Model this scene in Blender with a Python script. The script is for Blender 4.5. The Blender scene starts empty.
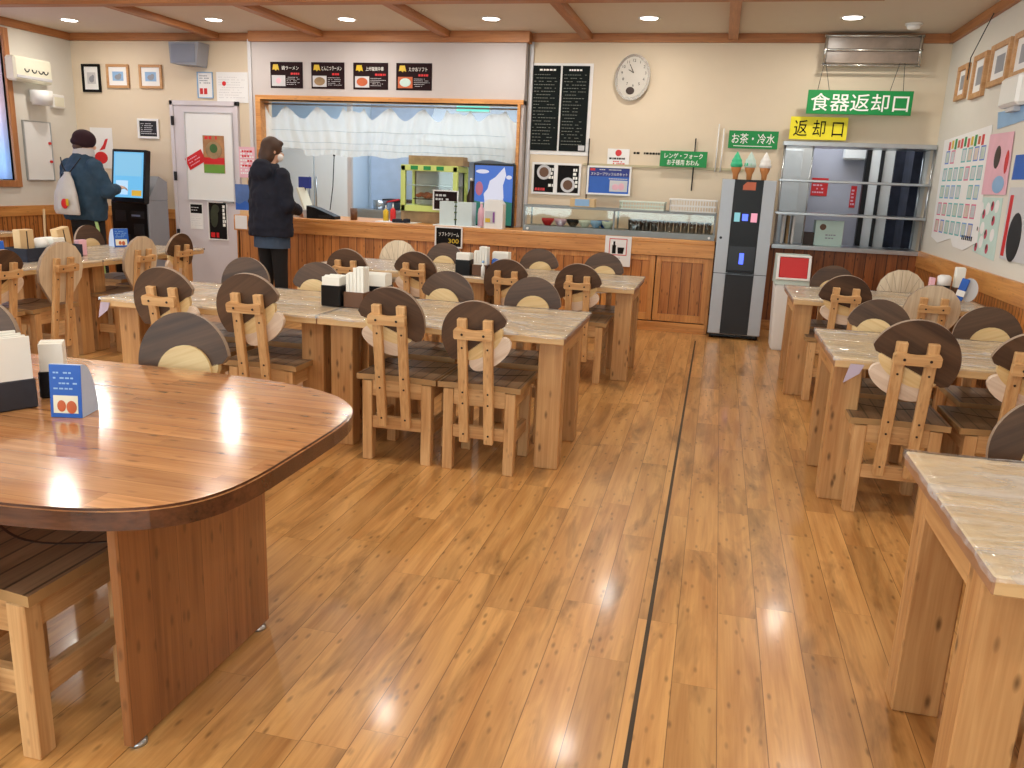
import bpy, bmesh, math, random
from mathutils import Vector, Matrix, Euler
random.seed(7)
R = math.radians
C = bpy.context.scene.collection
PI = math.pi

# ------------------------------------------------------------------ materials
def srgb(*c):
    def f(v):
        v /= 255.0
        return v / 12.92 if v <= .04045 else ((v + .055) / 1.055) ** 2.4
    return tuple(f(v) for v in c) + (1,)

class NT:
    def __init__(s, name):
        s.m = bpy.data.materials.new(name); s.m.use_nodes = True
        s.t = s.m.node_tree; s.t.nodes.clear()
        s.out = s.n('ShaderNodeOutputMaterial')
    def n(s, typ, **kw):
        nd = s.t.nodes.new(typ)
        for k, v in kw.items():
            setattr(nd, k, v)
        return nd
    def l(s, a, b): s.t.links.new(a, b)
    def inp(s, sock, v):
        if hasattr(v, 'is_output'): s.l(v, sock)
        elif v is not None: sock.default_value = v
    def math(s, op, a, b=None, c=None):
        nd = s.n('ShaderNodeMath', operation=op)
        for i, v in enumerate((a, b, c)):
            if v is not None: s.inp(nd.inputs[i], v)
        return nd.outputs[0]
    def mix(s, f, a, b, mode='MIX'):
        nd = s.n('ShaderNodeMix', data_type='RGBA', blend_type=mode)
        s.inp(nd.inputs[0], f); s.inp(nd.inputs[6], a); s.inp(nd.inputs[7], b)
        return nd.outputs[2]
    def ramp(s, f, stops):
        nd = s.n('ShaderNodeValToRGB')
        e = nd.color_ramp.elements
        while len(e) < len(stops): e.new(.5)
        for el, (p, c) in zip(e, stops):
            el.position = p; el.color = c
        s.inp(nd.inputs[0], f)
        return nd.outputs[0]
    def noise(s, vec, scale=1, detail=3, rough=.5, dist=0):
        nd = s.n('ShaderNodeTexNoise')
        if vec is not None: s.l(vec, nd.inputs['Vector'])
        nd.inputs['Scale'].default_value = scale; nd.inputs['Detail'].default_value = detail
        nd.inputs['Roughness'].default_value = rough; nd.inputs['Distortion'].default_value = dist
        return nd.outputs['Fac']
    def bsdf(s, color, rough=.5, metal=0, coat=0, emit=None, estr=1, spec=.5, bump=None, bstr=.2, coatr=.1, bdist=.01):
        b = s.n('ShaderNodeBsdfPrincipled')
        s.inp(b.inputs['Base Color'], color); s.inp(b.inputs['Roughness'], rough)
        b.inputs['Metallic'].default_value = metal
        b.inputs['Coat Weight'].default_value = coat; b.inputs['Coat Roughness'].default_value = coatr
        b.inputs['Specular IOR Level'].default_value = spec
        if emit is not None:
            s.inp(b.inputs['Emission Color'], emit); b.inputs['Emission Strength'].default_value = estr
        if bump is not None:
            bn = s.n('ShaderNodeBump'); s.l(bump, bn.inputs['Height'])
            bn.inputs['Strength'].default_value = bstr; bn.inputs['Distance'].default_value = bdist
            s.l(bn.outputs[0], b.inputs['Normal'])
        s.l(b.outputs[0], s.out.inputs[0])
        return b

def coords(t, rnd=True):
    tc = t.n('ShaderNodeTexCoord').outputs['Object']
    if not rnd: return tc
    oi = t.n('ShaderNodeObjectInfo').outputs['Random']
    va = t.n('ShaderNodeVectorMath', operation='MULTIPLY_ADD')
    cb = t.n('ShaderNodeCombineXYZ')
    for i in range(3): t.l(oi, cb.inputs[i])
    t.l(cb.outputs[0], va.inputs[0]); va.inputs[1].default_value = (17, 31, 23); t.l(tc, va.inputs[2])
    return va.outputs[0]

_cache = {}
def plain(name, col, rough=.5, var=.06, **kw):
    if name in _cache: return _cache[name]
    t = NT(name); v = coords(t)
    n = t.noise(v, 9, 3)
    c2 = tuple(max(0, x * (1 - var * 2)) for x in col[:3]) + (1,)
    t.bsdf(t.mix(n, c2, col), rough, **kw)
    _cache[name] = t.m
    return t.m

def glow(name, col, s):
    if name in _cache: return _cache[name]
    t = NT(name); t.bsdf((0.02, .02, .02, 1), .4, emit=col, estr=s)
    _cache[name] = t.m
    return t.m

def wood(name, light, dark, axis='z', rough=.45, knots=.5, plank=None, coat=0, fine=.35, scale=1.0, spread=.25, gap=.003, gapcol=.25, rnd=True, bump=.05, koff=.0, blotch=.0):
    """plank = (across axis index, width, length or None)"""
    t = NT(name); v = coords(t, rnd and plank is None)
    ai = 'xyz'.index(axis)
    vec = v; dark_gap = None; tone = None
    if plank:
        px, w, L = plank
        sp = t.n('ShaderNodeSeparateXYZ'); t.l(v, sp.inputs[0])
        u = t.math('DIVIDE', sp.outputs[px], w)
        idx = t.math('FLOOR', u); fr = t.math('FRACT', u)
        wn = t.n('ShaderNodeTexWhiteNoise', noise_dimensions='1D'); t.l(idx, wn.inputs['W'])
        r1 = wn.outputs['Value']
        e = t.math('ABSOLUTE', t.math('SUBTRACT', fr, .5))
        g = t.math('GREATER_THAN', e, .5 - gap / w)
        if L:
            lv = t.math('DIVIDE', t.math('ADD', sp.outputs[ai], t.math('MULTIPLY', r1, 7.3)), L)
            li = t.math('FLOOR', lv); lf = t.math('FRACT', lv)
            g2 = t.math('MULTIPLY', t.math('GREATER_THAN', t.math('ABSOLUTE', t.math('SUBTRACT', lf, .5)), .5 - gap * .6 / L), .5)
            g = t.math('MAXIMUM', g, g2)
            wn2 = t.n('ShaderNodeTexWhiteNoise', noise_dimensions='2D')
            cb = t.n('ShaderNodeCombineXYZ'); t.l(idx, cb.inputs[0]); t.l(li, cb.inputs[1])
            t.l(cb.outputs[0], wn2.inputs['Vector']); tone = wn2.outputs['Value']
        else: tone = r1
        dark_gap = g
        cb2 = t.n('ShaderNodeCombineXYZ')
        k = t.math('MULTIPLY', tone, 37.0)
        for i in range(3): t.l(k, cb2.inputs[i])
        ad = t.n('ShaderNodeVectorMath', operation='ADD'); t.l(v, ad.inputs[0]); t.l(cb2.outputs[0], ad.inputs[1])
        vec = ad.outputs[0]
    def mp(s_al, s_ac):
        m = t.n('ShaderNodeMapping')
        sc = [s_ac * scale] * 3; sc[ai] = s_al * scale
        m.inputs['Scale'].default_value = sc; t.l(vec, m.inputs[0]); return m.outputs[0]
    n1 = t.noise(mp(1.1, 13), 1, 4, .55, .9)
    n2 = t.noise(mp(3, 95), 1, 2, .6)
    f = t.math('ADD', t.math('MULTIPLY', n1, 1 - fine), t.math('MULTIPLY', n2, fine))
    c = t.ramp(f, [(.33, dark), (.62, light)])
    if blotch:
        nb = t.noise(mp(1.7, 9), 1, 4, .62, .6)
        c = t.mix(t.math('MULTIPLY', t.ramp(nb, [(.5, (0,0,0,1)), (.72, (1,1,1,1))]), blotch), c, tuple(x * .38 for x in dark[:3]) + (1,))
    if knots:
        vo = t.n('ShaderNodeTexVoronoi'); t.l(mp(2.0, 5.5), vo.inputs['Vector'])
        kf = t.ramp(vo.outputs['Distance'], [(.09 + koff, (1,1,1,1)), (.24 + koff, (0,0,0,1))])
        c = t.mix(t.math('MULTIPLY', kf, knots), c, tuple(x * .22 for x in dark[:3]) + (1,))
    if tone is not None:
        hs = t.n('ShaderNodeHueSaturation'); t.l(c, hs.inputs['Color'])
        t.l(t.math('ADD', t.math('MULTIPLY', tone, spread * 2), 1 - spread), hs.inputs['Value'])
        c = hs.outputs[0]
    if dark_gap is not None:
        c = t.mix(t.math('MULTIPLY', dark_gap, .85), c, tuple(x * gapcol for x in dark[:3]) + (1,))
    t.bsdf(c, rough, coat=coat, bump=n2, bstr=bump, coatr=.12, bdist=.004)
    return t.m

PL, PD = srgb(218, 176, 124), srgb(182, 132, 82)
OL, OD = srgb(222, 160, 90), srgb(184, 118, 58)
M = {}
for a in 'xyz':
    M['pine_' + a] = wood('chair_pine_' + a, PL, PD, a, .5, .35, scale=1.3, koff=-.04)
    M['tpine_' + a] = wood('table_pine_' + a, srgb(208, 162, 108), srgb(166, 114, 66), a, .45, .8, koff=-.02, scale=.8)
    M['orange_' + a] = wood('orange_timber_' + a, OL, OD, a, .4, .25)
    M['beam_' + a] = wood('beam_timber_' + a, srgb(186, 126, 76), srgb(150, 92, 50), a, .5, .15)
    M['big_' + a] = wood('varnished_timber_' + a, srgb(172, 98, 46), srgb(118, 58, 24), a, .22, .35, plank=None, coat=.5)
M['ttop'] = wood('pine_top_boards', srgb(248, 224, 176), srgb(228, 192, 134), 'x', .35, .5, plank=(1, .13, None), spread=.06, gap=.001, gapcol=.8, fine=.25, koff=-.02)
M['ttop_y'] = wood('pine_top_boards_long', srgb(232, 200, 146), srgb(204, 158, 98), 'y', .35, .55, plank=(0, .13, None), spread=.08, gap=.002, gapcol=.6)
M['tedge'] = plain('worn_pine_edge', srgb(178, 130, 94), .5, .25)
M['bigtop'] = wood('varnished_top_staves', srgb(208, 152, 98), srgb(160, 104, 58), 'x', .16, .5, plank=(1, .075, .62), spread=.16, gap=.0008, gapcol=.6, coat=.6, bump=.02)
M['bigrim'] = wood('dark_varnished_rim', srgb(98, 58, 38), srgb(56, 30, 20), 'x', .25, .3, coat=.4)
M['bigslab'] = wood('varnished_slab_boards', srgb(160, 106, 64), srgb(124, 76, 42), 'z', .28, .5, plank=(1, .1, None), spread=.14, gap=.0008, gapcol=.6, coat=.35)
M['floor'] = wood('floor_planks', srgb(214, 163, 100), srgb(178, 124, 68), 'y', .3, .55, plank=(0, .125, .91), spread=.12, gap=.0012, gapcol=.35, fine=.28, coat=.22, koff=-.03, bump=.05, blotch=.75)
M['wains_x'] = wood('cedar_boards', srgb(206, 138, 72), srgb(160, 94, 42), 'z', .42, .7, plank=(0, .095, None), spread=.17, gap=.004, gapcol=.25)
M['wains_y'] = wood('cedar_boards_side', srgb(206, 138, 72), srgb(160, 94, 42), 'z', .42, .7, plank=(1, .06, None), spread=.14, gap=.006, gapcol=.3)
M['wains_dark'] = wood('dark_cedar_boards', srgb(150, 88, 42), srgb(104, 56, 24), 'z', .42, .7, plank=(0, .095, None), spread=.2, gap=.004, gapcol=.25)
M['capback'] = wood('dark_stained_board', srgb(92, 66, 46), srgb(58, 38, 26), 'x', .5, .1, fine=.3)
M['caprim'] = plain('lit_rim_and_groove', srgb(150, 128, 108), .5)  # cap edges coloured paler for the light they catch; shell rims and grooves too
M['ring'] = wood('pale_yellow_board', srgb(232, 206, 156), srgb(208, 174, 116), 'x', .5, 0)
M['lobe'] = wood('whitewashed_board', srgb(230, 212, 194), srgb(206, 182, 160), 'x', .5, 0)
M['shell'] = wood('pale_bare_board', srgb(224, 208, 182), srgb(196, 174, 144), 'z', .55, .1, fine=.5)
M['seat'] = wood('worn_seat_boards', srgb(148, 120, 92), srgb(102, 78, 58), 'y', .36, .2, plank=(0, .062, None), spread=.14, gap=.0035, gapcol=.15)
M['seatedge'] = plain('bare_seat_edge', srgb(190, 150, 100), .5, .2)
M['screw'] = plain('dark_plug', srgb(46, 30, 22), .5)
M['wall'] = plain('cream_wallpaper', srgb(226, 210, 186), .85, .02)
M['walll'] = plain('pale_wallpaper', srgb(222, 218, 208), .85, .02)
M['hdr'] = plain('pinkish_wallpaper', srgb(200, 193, 192), .85, .02)
M['ceil'] = plain('ceiling_board', srgb(216, 205, 190), .9, .02)
M['casesteel'] = plain('case_steel', srgb(140, 146, 146), .45, .15, metal=.5)
M['kwall'] = plain('kitchen_panel', srgb(214, 232, 248), .5, .03)
M['kgrey'] = plain('kitchen_grey_panel', srgb(180, 196, 218), .4, .1)
M['steel'] = plain('brushed_steel', srgb(190, 194, 198), .28, .1, metal=.9)
M['silver'] = plain('silver_paint', srgb(176, 180, 186), .35, .05, metal=.3)
M['black'] = plain('black_plastic', srgb(18, 18, 21), .35, .1, spec=.3)
M['charcoal'] = plain('charcoal_panel', srgb(40, 40, 43), .4, .08, spec=.3)
M['white'] = plain('white_plastic', srgb(238, 238, 236), .4, .02)
M['paper'] = plain('white_paper', srgb(240, 240, 240), .7, .02)
M['cream'] = plain('cream_plastic', srgb(232, 230, 210), .5, .03)
M['napkin'] = plain('white_napkin', srgb(242, 240, 232), .9, .05)
M['green'] = plain('sign_green', srgb(0, 140, 66), .5, .03)
M['yellow'] = plain('sign_yellow', srgb(246, 232, 40), .5, .03)
M['red'] = plain('bright_red', srgb(214, 30, 34), .4, .06)
M['ink'] = plain('black_ink', srgb(20, 18, 18), .8, .0, spec=.2)
M['whiteink'] = plain('white_ink', srgb(245, 245, 240), .6, .0)
M['grey'] = plain('grey_paint', srgb(150, 154, 164), .45, .05)
M['lgrey'] = plain('light_grey', srgb(206, 206, 210), .5, .04)
M['doorw'] = plain('door_paint', srgb(216, 210, 216), .5, .02)
M['board'] = plain('whiteboard_sheet', srgb(236, 238, 238), .25, .01)
M['dkboard'] = plain('menu_black', srgb(20, 28, 28), .8, .15, spec=.2)
M['maroon'] = plain('poster_maroon', srgb(40, 20, 24), .8, .2, spec=.2)
M['blue'] = plain('poster_blue', srgb(30, 96, 196), .45, .12)
M['deepblue'] = plain('deep_blue', srgb(24, 46, 140), .45, .12)
M['skyblue'] = plain('sky_blue', srgb(150, 190, 232), .5, .1)
M['gold'] = plain('banner_yellow', srgb(224, 190, 40), .5, .1)
M['orange'] = plain('orange_food', srgb(226, 110, 60), .5, .3)
M['pink'] = plain('pink_paper', srgb(242, 190, 206), .6, .1)
M['mint'] = plain('mint_green', srgb(60, 205, 150), .45, .1)
M['palemint'] = plain('pale_mint_card', srgb(206, 232, 225), .6, .1)
M['cone'] = plain('wafer_cone', srgb(222, 146, 82), .6, .2)
M['lime'] = plain('lime_frame', srgb(206, 222, 122), .4, .05)
M['brown'] = plain('brown_box', srgb(108, 72, 48), .5, .15)
M['dkbrown'] = plain('dark_brown', srgb(60, 40, 30), .5, .15)
M['wicker'] = plain('wicker', srgb(196, 164, 122), .8, .4)
M['ltwood'] = plain('light_ply', srgb(226, 192, 144), .55, .1)
M['frame'] = wood('light_frame_wood', srgb(206, 160, 112), srgb(176, 126, 78), 'x', .5, 0)
M['chrome'] = plain('chrome', srgb(200, 196, 188), .2, .1, metal=.8)
M['lamp'] = glow('downlight_glow', (1, .95, .86, 1), 12)
M['purple'] = plain('purple_wrap', srgb(150, 84, 170), .5, .2)
M['skin'] = plain('skin', srgb(224, 178, 150), .5, .04)
M['navy'] = plain('navy_fabric', srgb(15, 21, 42), .85, .25)
M['denimshirt'] = plain('blue_grey_shirt', srgb(70, 90, 116), .85, .3)
M['blacktr'] = plain('black_fabric', srgb(20, 20, 24), .85, .25)
M['teal'] = plain('blue_teal_fabric', srgb(44, 76, 102), .8, .25)
M['beanie'] = plain('maroon_knit', srgb(54, 22, 36), .9, .3)
M['hair'] = plain('dark_brown_hair', srgb(88, 60, 44), .6, .35)
M['fleece'] = plain('grey_white_fleece', srgb(206, 204, 206), .95, .1)
M['canvas'] = plain('pale_canvas', srgb(206, 204, 202), .9, .1)
M['stripe'] = plain('pale_green_stripe', srgb(188, 226, 150), .7, .1)
M['shoe'] = plain('dark_shoe', srgb(34, 32, 34), .6, .1)
M['darkcloth'] = plain('dark_patterned_cloth', srgb(54, 58, 78), .9, .5)
M['screen'] = glow('kiosk_screen', srgb(110, 190, 236), 1.0)
M['screenlit'] = glow('screen_light', srgb(190, 224, 250), 1.0)
M['led'] = glow('blue_led', (.08, .14, 1, 1), 2.0)
M['ledr'] = glow('pink_led', (.9, .35, .45, 1), 1.0)
M['icesky'] = glow('backlit_blue', srgb(50, 112, 214), .75)
M['iceswirl'] = glow('backlit_white', srgb(232, 230, 246), .8)
M['icegreen'] = glow('backlit_green', srgb(30, 120, 100), .7)

def glass(name, col=(1, 1, 1, 1), fac=.12, rough=.03):
    t = NT(name)
    tr = t.n('ShaderNodeBsdfTransparent'); tr.inputs[0].default_value = col
    gl = t.n('ShaderNodeBsdfGlossy'); gl.inputs['Roughness'].default_value = rough
    lw = t.n('ShaderNodeLayerWeight'); lw.inputs[0].default_value = .35
    f = t.math('ADD', t.math('MULTIPLY', lw.outputs['Fresnel'], .8), fac)
    mx = t.n('ShaderNodeMixShader'); t.l(f, mx.inputs[0]); t.l(tr.outputs[0], mx.inputs[1]); t.l(gl.outputs[0], mx.inputs[2])
    t.l(mx.outputs[0], t.out.inputs[0])
    return t.m
M['glass'] = glass('clear_glass', (.93, .97, .95, 1), .015)
M['drinkglass'] = glass('drinking_glass', (.97, .99, .99, 1), .1, .06)

def vinyl():
    t = NT('clear_vinyl'); v = coords(t)
    m = t.n('ShaderNodeMapping'); m.inputs['Scale'].default_value = (5, 9, 9); m.inputs['Rotation'].default_value = (0, 0, .5); t.l(v, m.inputs[0])
    w = t.noise(m.outputs[0], 1, 3, .55, 1.2)
    bn = t.n('ShaderNodeBump'); bn.inputs['Strength'].default_value = .7; bn.inputs['Distance'].default_value = .03; t.l(w, bn.inputs['Height'])
    tr = t.n('ShaderNodeBsdfTransparent'); tr.inputs[0].default_value = (.99, .99, .98, 1)
    gl = t.n('ShaderNodeBsdfGlossy'); gl.inputs['Roughness'].default_value = .1; t.l(bn.outputs[0], gl.inputs['Normal'])
    df = t.n('ShaderNodeBsdfDiffuse'); df.inputs[0].default_value = (.85, .85, .86, 1)
    lw = t.n('ShaderNodeFresnel'); lw.inputs[0].default_value = 1.4
    m1 = t.n('ShaderNodeMixShader'); 
    m_ = t.n('ShaderNodeMapping'); m_.inputs['Scale'].default_value = (2.6, 7, 7); m_.inputs['Rotation'].default_value = (0, 0, -.4); t.l(v, m_.inputs[0])
    painted_sheen = t.ramp(t.noise(m_.outputs[0], 1, 4, .6, 1.5), [(.42, (0, 0, 0, 1)), (.72, (1, 1, 1, 1))])  # patchy white diffuse painted in for the sheet's bright reflections
    t.l(t.math('MULTIPLY_ADD', painted_sheen, .4, .14), m1.inputs[0]); t.l(tr.outputs[0], m1.inputs[1]); t.l(df.outputs[0], m1.inputs[2])
    m2 = t.n('ShaderNodeMixShader'); t.l(t.math('MULTIPLY', lw.outputs[0], .8), m2.inputs[0])
    t.l(m1.outputs[0], m2.inputs[1]); t.l(gl.outputs[0], m2.inputs[2])
    t.l(m2.outputs[0], t.out.inputs[0])
    return t.m
M['vinyl'] = vinyl()

def sheer():
    t = NT('sheer_curtain')
    tr = t.n('ShaderNodeBsdfTransparent'); df = t.n('ShaderNodeBsdfDiffuse'); df.inputs[0].default_value = (.86, .9, .88, 1)
    tl = t.n('ShaderNodeBsdfTranslucent'); tl.inputs[0].default_value = (.86, .9, .9, 1)
    a = t.n('ShaderNodeMixShader'); a.inputs[0].default_value = .5; t.l(df.outputs[0], a.inputs[1]); t.l(tl.outputs[0], a.inputs[2])
    b = t.n('ShaderNodeMixShader'); b.inputs[0].default_value = .8; t.l(tr.outputs[0], b.inputs[1]); t.l(a.outputs[0], b.inputs[2])
    t.l(b.outputs[0], t.out.inputs[0]); return t.m
M['sheer'] = sheer()
def drape():
    t = NT('lavender_drape'); v = coords(t, False)
    sp = t.n('ShaderNodeSeparateXYZ'); t.l(v, sp.inputs[0])
    c = t.ramp(t.math('DIVIDE', t.math('SUBTRACT', sp.outputs[2], 1.1), 1.5), [(.2, srgb(136, 158, 204)), (.55, srgb(186, 158, 170))])
    df = t.n('ShaderNodeBsdfDiffuse'); tl = t.n('ShaderNodeBsdfTranslucent'); t.l(c, df.inputs[0]); t.l(c, tl.inputs[0])
    a = t.n('ShaderNodeMixShader'); a.inputs[0].default_value = .5; t.l(df.outputs[0], a.inputs[1]); t.l(tl.outputs[0], a.inputs[2]); t.l(a.outputs[0], t.out.inputs[0]); return t.m
M['drape'] = drape()

# ------------------------------------------------------------------ mesh helpers
def merge(bm, tmp, mat=None, mi=0):
    if mat is not None: tmp.transform(mat)
    for f in tmp.faces: f.material_index = mi
    me = bpy.data.meshes.new('t'); tmp.to_mesh(me); tmp.free()
    n = len(bm.faces)
    bm.from_mesh(me)
    bpy.data.meshes.remove(me)
    return bm

def bx(bm, x0, x1, y0, y1, z0, z1, bev=.002, mi=0, mat=None):
    t = bmesh.new(); bmesh.ops.create_cube(t, size=1)
    sx, sy, sz = abs(x1 - x0), abs(y1 - y0), abs(z1 - z0)
    for v in t.verts:
        v.co = Vector((v.co.x * sx + (x0 + x1) / 2, v.co.y * sy + (y0 + y1) / 2, v.co.z * sz + (z0 + z1) / 2))
    b = min(bev, .3 * min(sx, sy, sz))
    if b > 1e-5:
        bmesh.ops.bevel(t, geom=t.edges[:], offset=b, segments=1, affect='EDGES')
    return merge(bm, t, mat, mi)

def box(*a, **k): return bx(bmesh.new(), *a, **k)

def tube(bm, pts, r, seg=10, mi=0, cap=True):
    """tapered tube along pts; r a number or a list"""
    t = bmesh.new(); pts = [Vector(p) for p in pts]
    rs = r if isinstance(r, (list, tuple)) else [r] * len(pts)
    prev = None; rings = []
    for i, p in enumerate(pts):
        d = (pts[min(i + 1, len(pts) - 1)] - pts[max(i - 1, 0)]).normalized()
        if prev is None:
            a = Vector((0, 0, 1)) if abs(d.z) < .9 else Vector((1, 0, 0))
            u = d.cross(a).normalized()
        else:
            u = (prev - d * prev.dot(d)).normalized()
        prev = u; w = d.cross(u)
        rings.append([t.verts.new(p + (u * math.cos(k * 2 * PI / seg) + w * math.sin(k * 2 * PI / seg)) * rs[i]) for k in range(seg)])
    for a, b in zip(rings, rings[1:]):
        for k in range(seg):
            t.faces.new((a[k], a[(k + 1) % seg], b[(k + 1) % seg], b[k]))
    if cap:
        t.faces.new(rings[0][::-1]); t.faces.new(rings[-1])
    bmesh.ops.recalc_face_normals(t, faces=t.faces[:])
    for f in t.faces: f.smooth = len(f.verts) == 4
    return merge(bm, t, None, mi)

def lathe(bm, prof, seg=20, loc=(0, 0, 0), mi=0, mat=None):
    t = bmesh.new(); rings = []
    for r, z in prof:
        rings.append([t.verts.new((max(r, 1e-4) * math.cos(k * 2 * PI / seg), max(r, 1e-4) * math.sin(k * 2 * PI / seg), z)) for k in range(seg)])
    for a, b in zip(rings, rings[1:]):
        for k in range(seg):
            f = t.faces.new((a[k], a[(k + 1) % seg], b[(k + 1) % seg], b[k])); f.smooth = True
    t.faces.new(rings[0][::-1]); t.faces.new(rings[-1])
    bmesh.ops.recalc_face_normals(t, faces=t.faces[:])
    m = Matrix.Translation(loc)
    return merge(bm, t, m @ mat if mat is not None else m, mi)

def prism(bm, pts, y0, y1, mi=0, rim=None, mat=None, plane='xz'):
    """extrude a closed outline (x,z) from y0 to y1 (or (x,y) from z0 to z1)"""
    t = bmesh.new()
    def P(p, d): return (p[0], d, p[1]) if plane == 'xz' else (p[0], p[1], d) if plane == 'xy' else (d, p[0], p[1])
    a = [t.verts.new(P(p, y0)) for p in pts]; b = [t.verts.new(P(p, y1)) for p in pts]
    t.faces.new(a); t.faces.new(b[::-1]); n = len(pts)
    side = [t.faces.new((a[i], b[i], b[(i + 1) % n], a[(i + 1) % n])) for i in range(n)]
    bmesh.ops.recalc_face_normals(t, faces=t.faces[:])
    for f in t.faces: f.material_index = mi
    if rim is not None:
        for f in side: f.material_index = rim
    if mat is not None: t.transform(mat)
    me = bpy.data.meshes.new('t'); t.to_mesh(me); t.free(); bm.from_mesh(me); bpy.data.meshes.remove(me)
    return bm

def ell(bm, c, r, seg=16, rings=10, mat=None, mi=0):
    t = bmesh.new(); bmesh.ops.create_uvsphere(t, u_segments=seg, v_segments=rings, radius=1)
    for v in t.verts: v.co = Vector((v.co.x * r[0], v.co.y * r[1], v.co.z * r[2]))
    for f in t.faces: f.smooth = True
    if mat is not None: t.transform(mat)
    t.transform(Matrix.Translation(c))
    return merge(bm, t, None, mi)

def obj(name, bm, mats, parent=None, loc=(0, 0, 0), rot=(0, 0, 0)):
    me = bpy.data.meshes.new(name); bm.to_mesh(me); bm.free()
    for m in (mats if isinstance(mats, (list, tuple)) else [mats]): me.materials.append(M[m] if isinstance(m, str) else m)
    o = bpy.data.objects.new(name, me); C.objects.link(o)
    o.location = loc; o.rotation_euler = rot
    if parent: o.parent = parent
    return o

def tag(o, label, cat, group=None, kind=None):
    o['label'] = label; o['category'] = cat
    if group: o['group'] = group
    if kind: o['kind'] = kind
    return o

def thing(name, label, cat, loc=(0, 0, 0), rz=0, group=None):
    o = bpy.data.objects.new(name, None); C.objects.link(o); o.empty_display_size = .1
    o.location = loc; o.rotation_euler = (0, 0, rz)
    return tag(o, label, cat, group)

def solo(name, bm, mats, label, cat, loc=(0, 0, 0), rot=(0, 0, 0), group=None):
    return tag(obj(name, bm, mats, None, loc, rot), label, cat, group)

def struct(name, bm, mats, parent=None):
    o = obj(name, bm, mats, parent)
    if not parent: o['kind'] = 'structure'
    return o

def split(o):
    """each loose piece of a part becomes a part of its own"""
    bm = bmesh.new(); bm.from_mesh(o.data); bm.verts.ensure_lookup_table(); seen = set(); isl = []
    for v in bm.verts:
        if v in seen: continue
        st = [v]; seen.add(v); cur = []
        while st:
            q = st.pop(); cur.append(q.index)
            for e in q.link_edges:
                w_ = e.other_vert(q)
                if w_ not in seen: seen.add(w_); st.append(w_)
        isl.append(set(cur))
    for i_, keep in enumerate(isl):
        b2 = bm.copy(); b2.verts.ensure_lookup_table()
        bmesh.ops.delete(b2, geom=[v for v in b2.verts if v.index not in keep], context='VERTS')
        if i_ == 0:
            b2.to_mesh(o.data); b2.free(); continue
        me = bpy.data.meshes.new(o.name); b2.to_mesh(me); b2.free()
        for m in o.data.materials: me.materials.append(m)
        c = bpy.data.objects.new(o.name.split('.')[0], me); C.objects.link(c); c.parent = o.parent; c.location = o.location; c.rotation_euler = o.rotation_euler
    bm.free()
    return o

def copy_tree(o, parent=None):
    c = o.copy(); C.objects.link(c)
    if parent: c.parent = parent
    for ch in o.children: copy_tree(ch, c)
    return c

def text(name, s, mat, parent, loc, w=None, h=None, rot=(PI / 2, 0, 0), bold=0, vertical=False):
    """flat lettering fitted to width w / height h, centred on loc"""
    cu = bpy.data.curves.new(name, 'FONT'); cu.body = '\n'.join(s) if vertical else s
    cu.align_x = 'CENTER'; cu.size = 1; cu.resolution_u = 3
    if vertical: cu.space_line = .85
    if bold: cu.offset = bold
    tmp = bpy.data.objects.new('tmp', cu); C.objects.link(tmp)
    dg = bpy.context.evaluated_depsgraph_get()
    me = bpy.data.meshes.new_from_object(tmp.evaluated_get(dg))
    bpy.data.objects.remove(tmp); bpy.data.curves.remove(cu)
    xs = [v.co.x for v in me.vertices] or [0, 1]; ys = [v.co.y for v in me.vertices] or [0, 1]
    cx, cy = (min(xs) + max(xs)) / 2, (min(ys) + max(ys)) / 2
    W, H = max(xs) - min(xs) or 1, max(ys) - min(ys) or 1
    sx = w / W if w else h / H; sy = h / H if h else sx
    for v in me.vertices: v.co = Vector(((v.co.x - cx) * sx, (v.co.y - cy) * sy, 0))
    me.materials.clear(); me.materials.append(M[mat])
    for p in me.polygons: p.material_index = 0
    o = bpy.data.objects.new(name, me); C.objects.link(o)
    o.location = loc; o.rotation_euler = rot
    if parent: o.parent = parent
    return o

def scribble(bm, x0, x1, z0, z1, rows, y, th=.35, mi=0, seed=1):
    """rows of short dashes standing in for lettering too small to read, on the plane y"""
    rd = random.Random(seed); dz = (z1 - z0) / rows
    for i in range(rows):
        x = x0; zc = z1 - (i + .5) * dz; end = x0 + (x1 - x0) * rd.uniform(.6, 1)
        while x < end:
            w = dz * rd.uniform(.5, 1.1)
            if rd.random() < .85: bx(bm, x, min(x + w * .75, x1), y - .0004, y, zc - dz * th / 2, zc + dz * th / 2, 0, mi)
            x += w
    return bm

# ------------------------------------------------------------------ the setting
XL, XR, YB, YF, ZC = -7.43, 1.9, 8.6, -2.6, 2.79
def wall_x(bm, y0, y1, xa, xb, za, zb, holes):
    """wall in the xz plane with rectangular holes (x0,x1,z0,z1)"""
    xs = sorted({xa, xb, *[v for h in holes for v in h[:2]]}); zs = sorted({za, zb, *[v for h in holes for v in h[2:]]})
    for x0, x1 in zip(xs, xs[1:]):
        for z0, z1 in zip(zs, zs[1:]):
            cx, cz = (x0 + x1) / 2, (z0 + z1) / 2
            if not any(h[0] < cx < h[1] and h[2] < cz < h[3] for h in holes):
                bx(bm, x0, x1, y0, y1, z0, z1, 0)
    return bm
def wall_y(bm, x0, x1, ya, yb, za, zb, holes):
    ys = sorted({ya, yb, *[v for h in holes for v in h[:2]]}); zs = sorted({za, zb, *[v for h in holes for v in h[2:]]})
    for y0, y1 in zip(ys, ys[1:]):
        for z0, z1 in zip(zs, zs[1:]):
            cy, cz = (y0 + y1) / 2, (z0 + z1) / 2
            if not any(h[0] < cy < h[1] and h[2] < cz < h[3] for h in holes):
                bx(bm, x0, x1, y0, y1, z0, z1, 0)
    return bm

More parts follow.
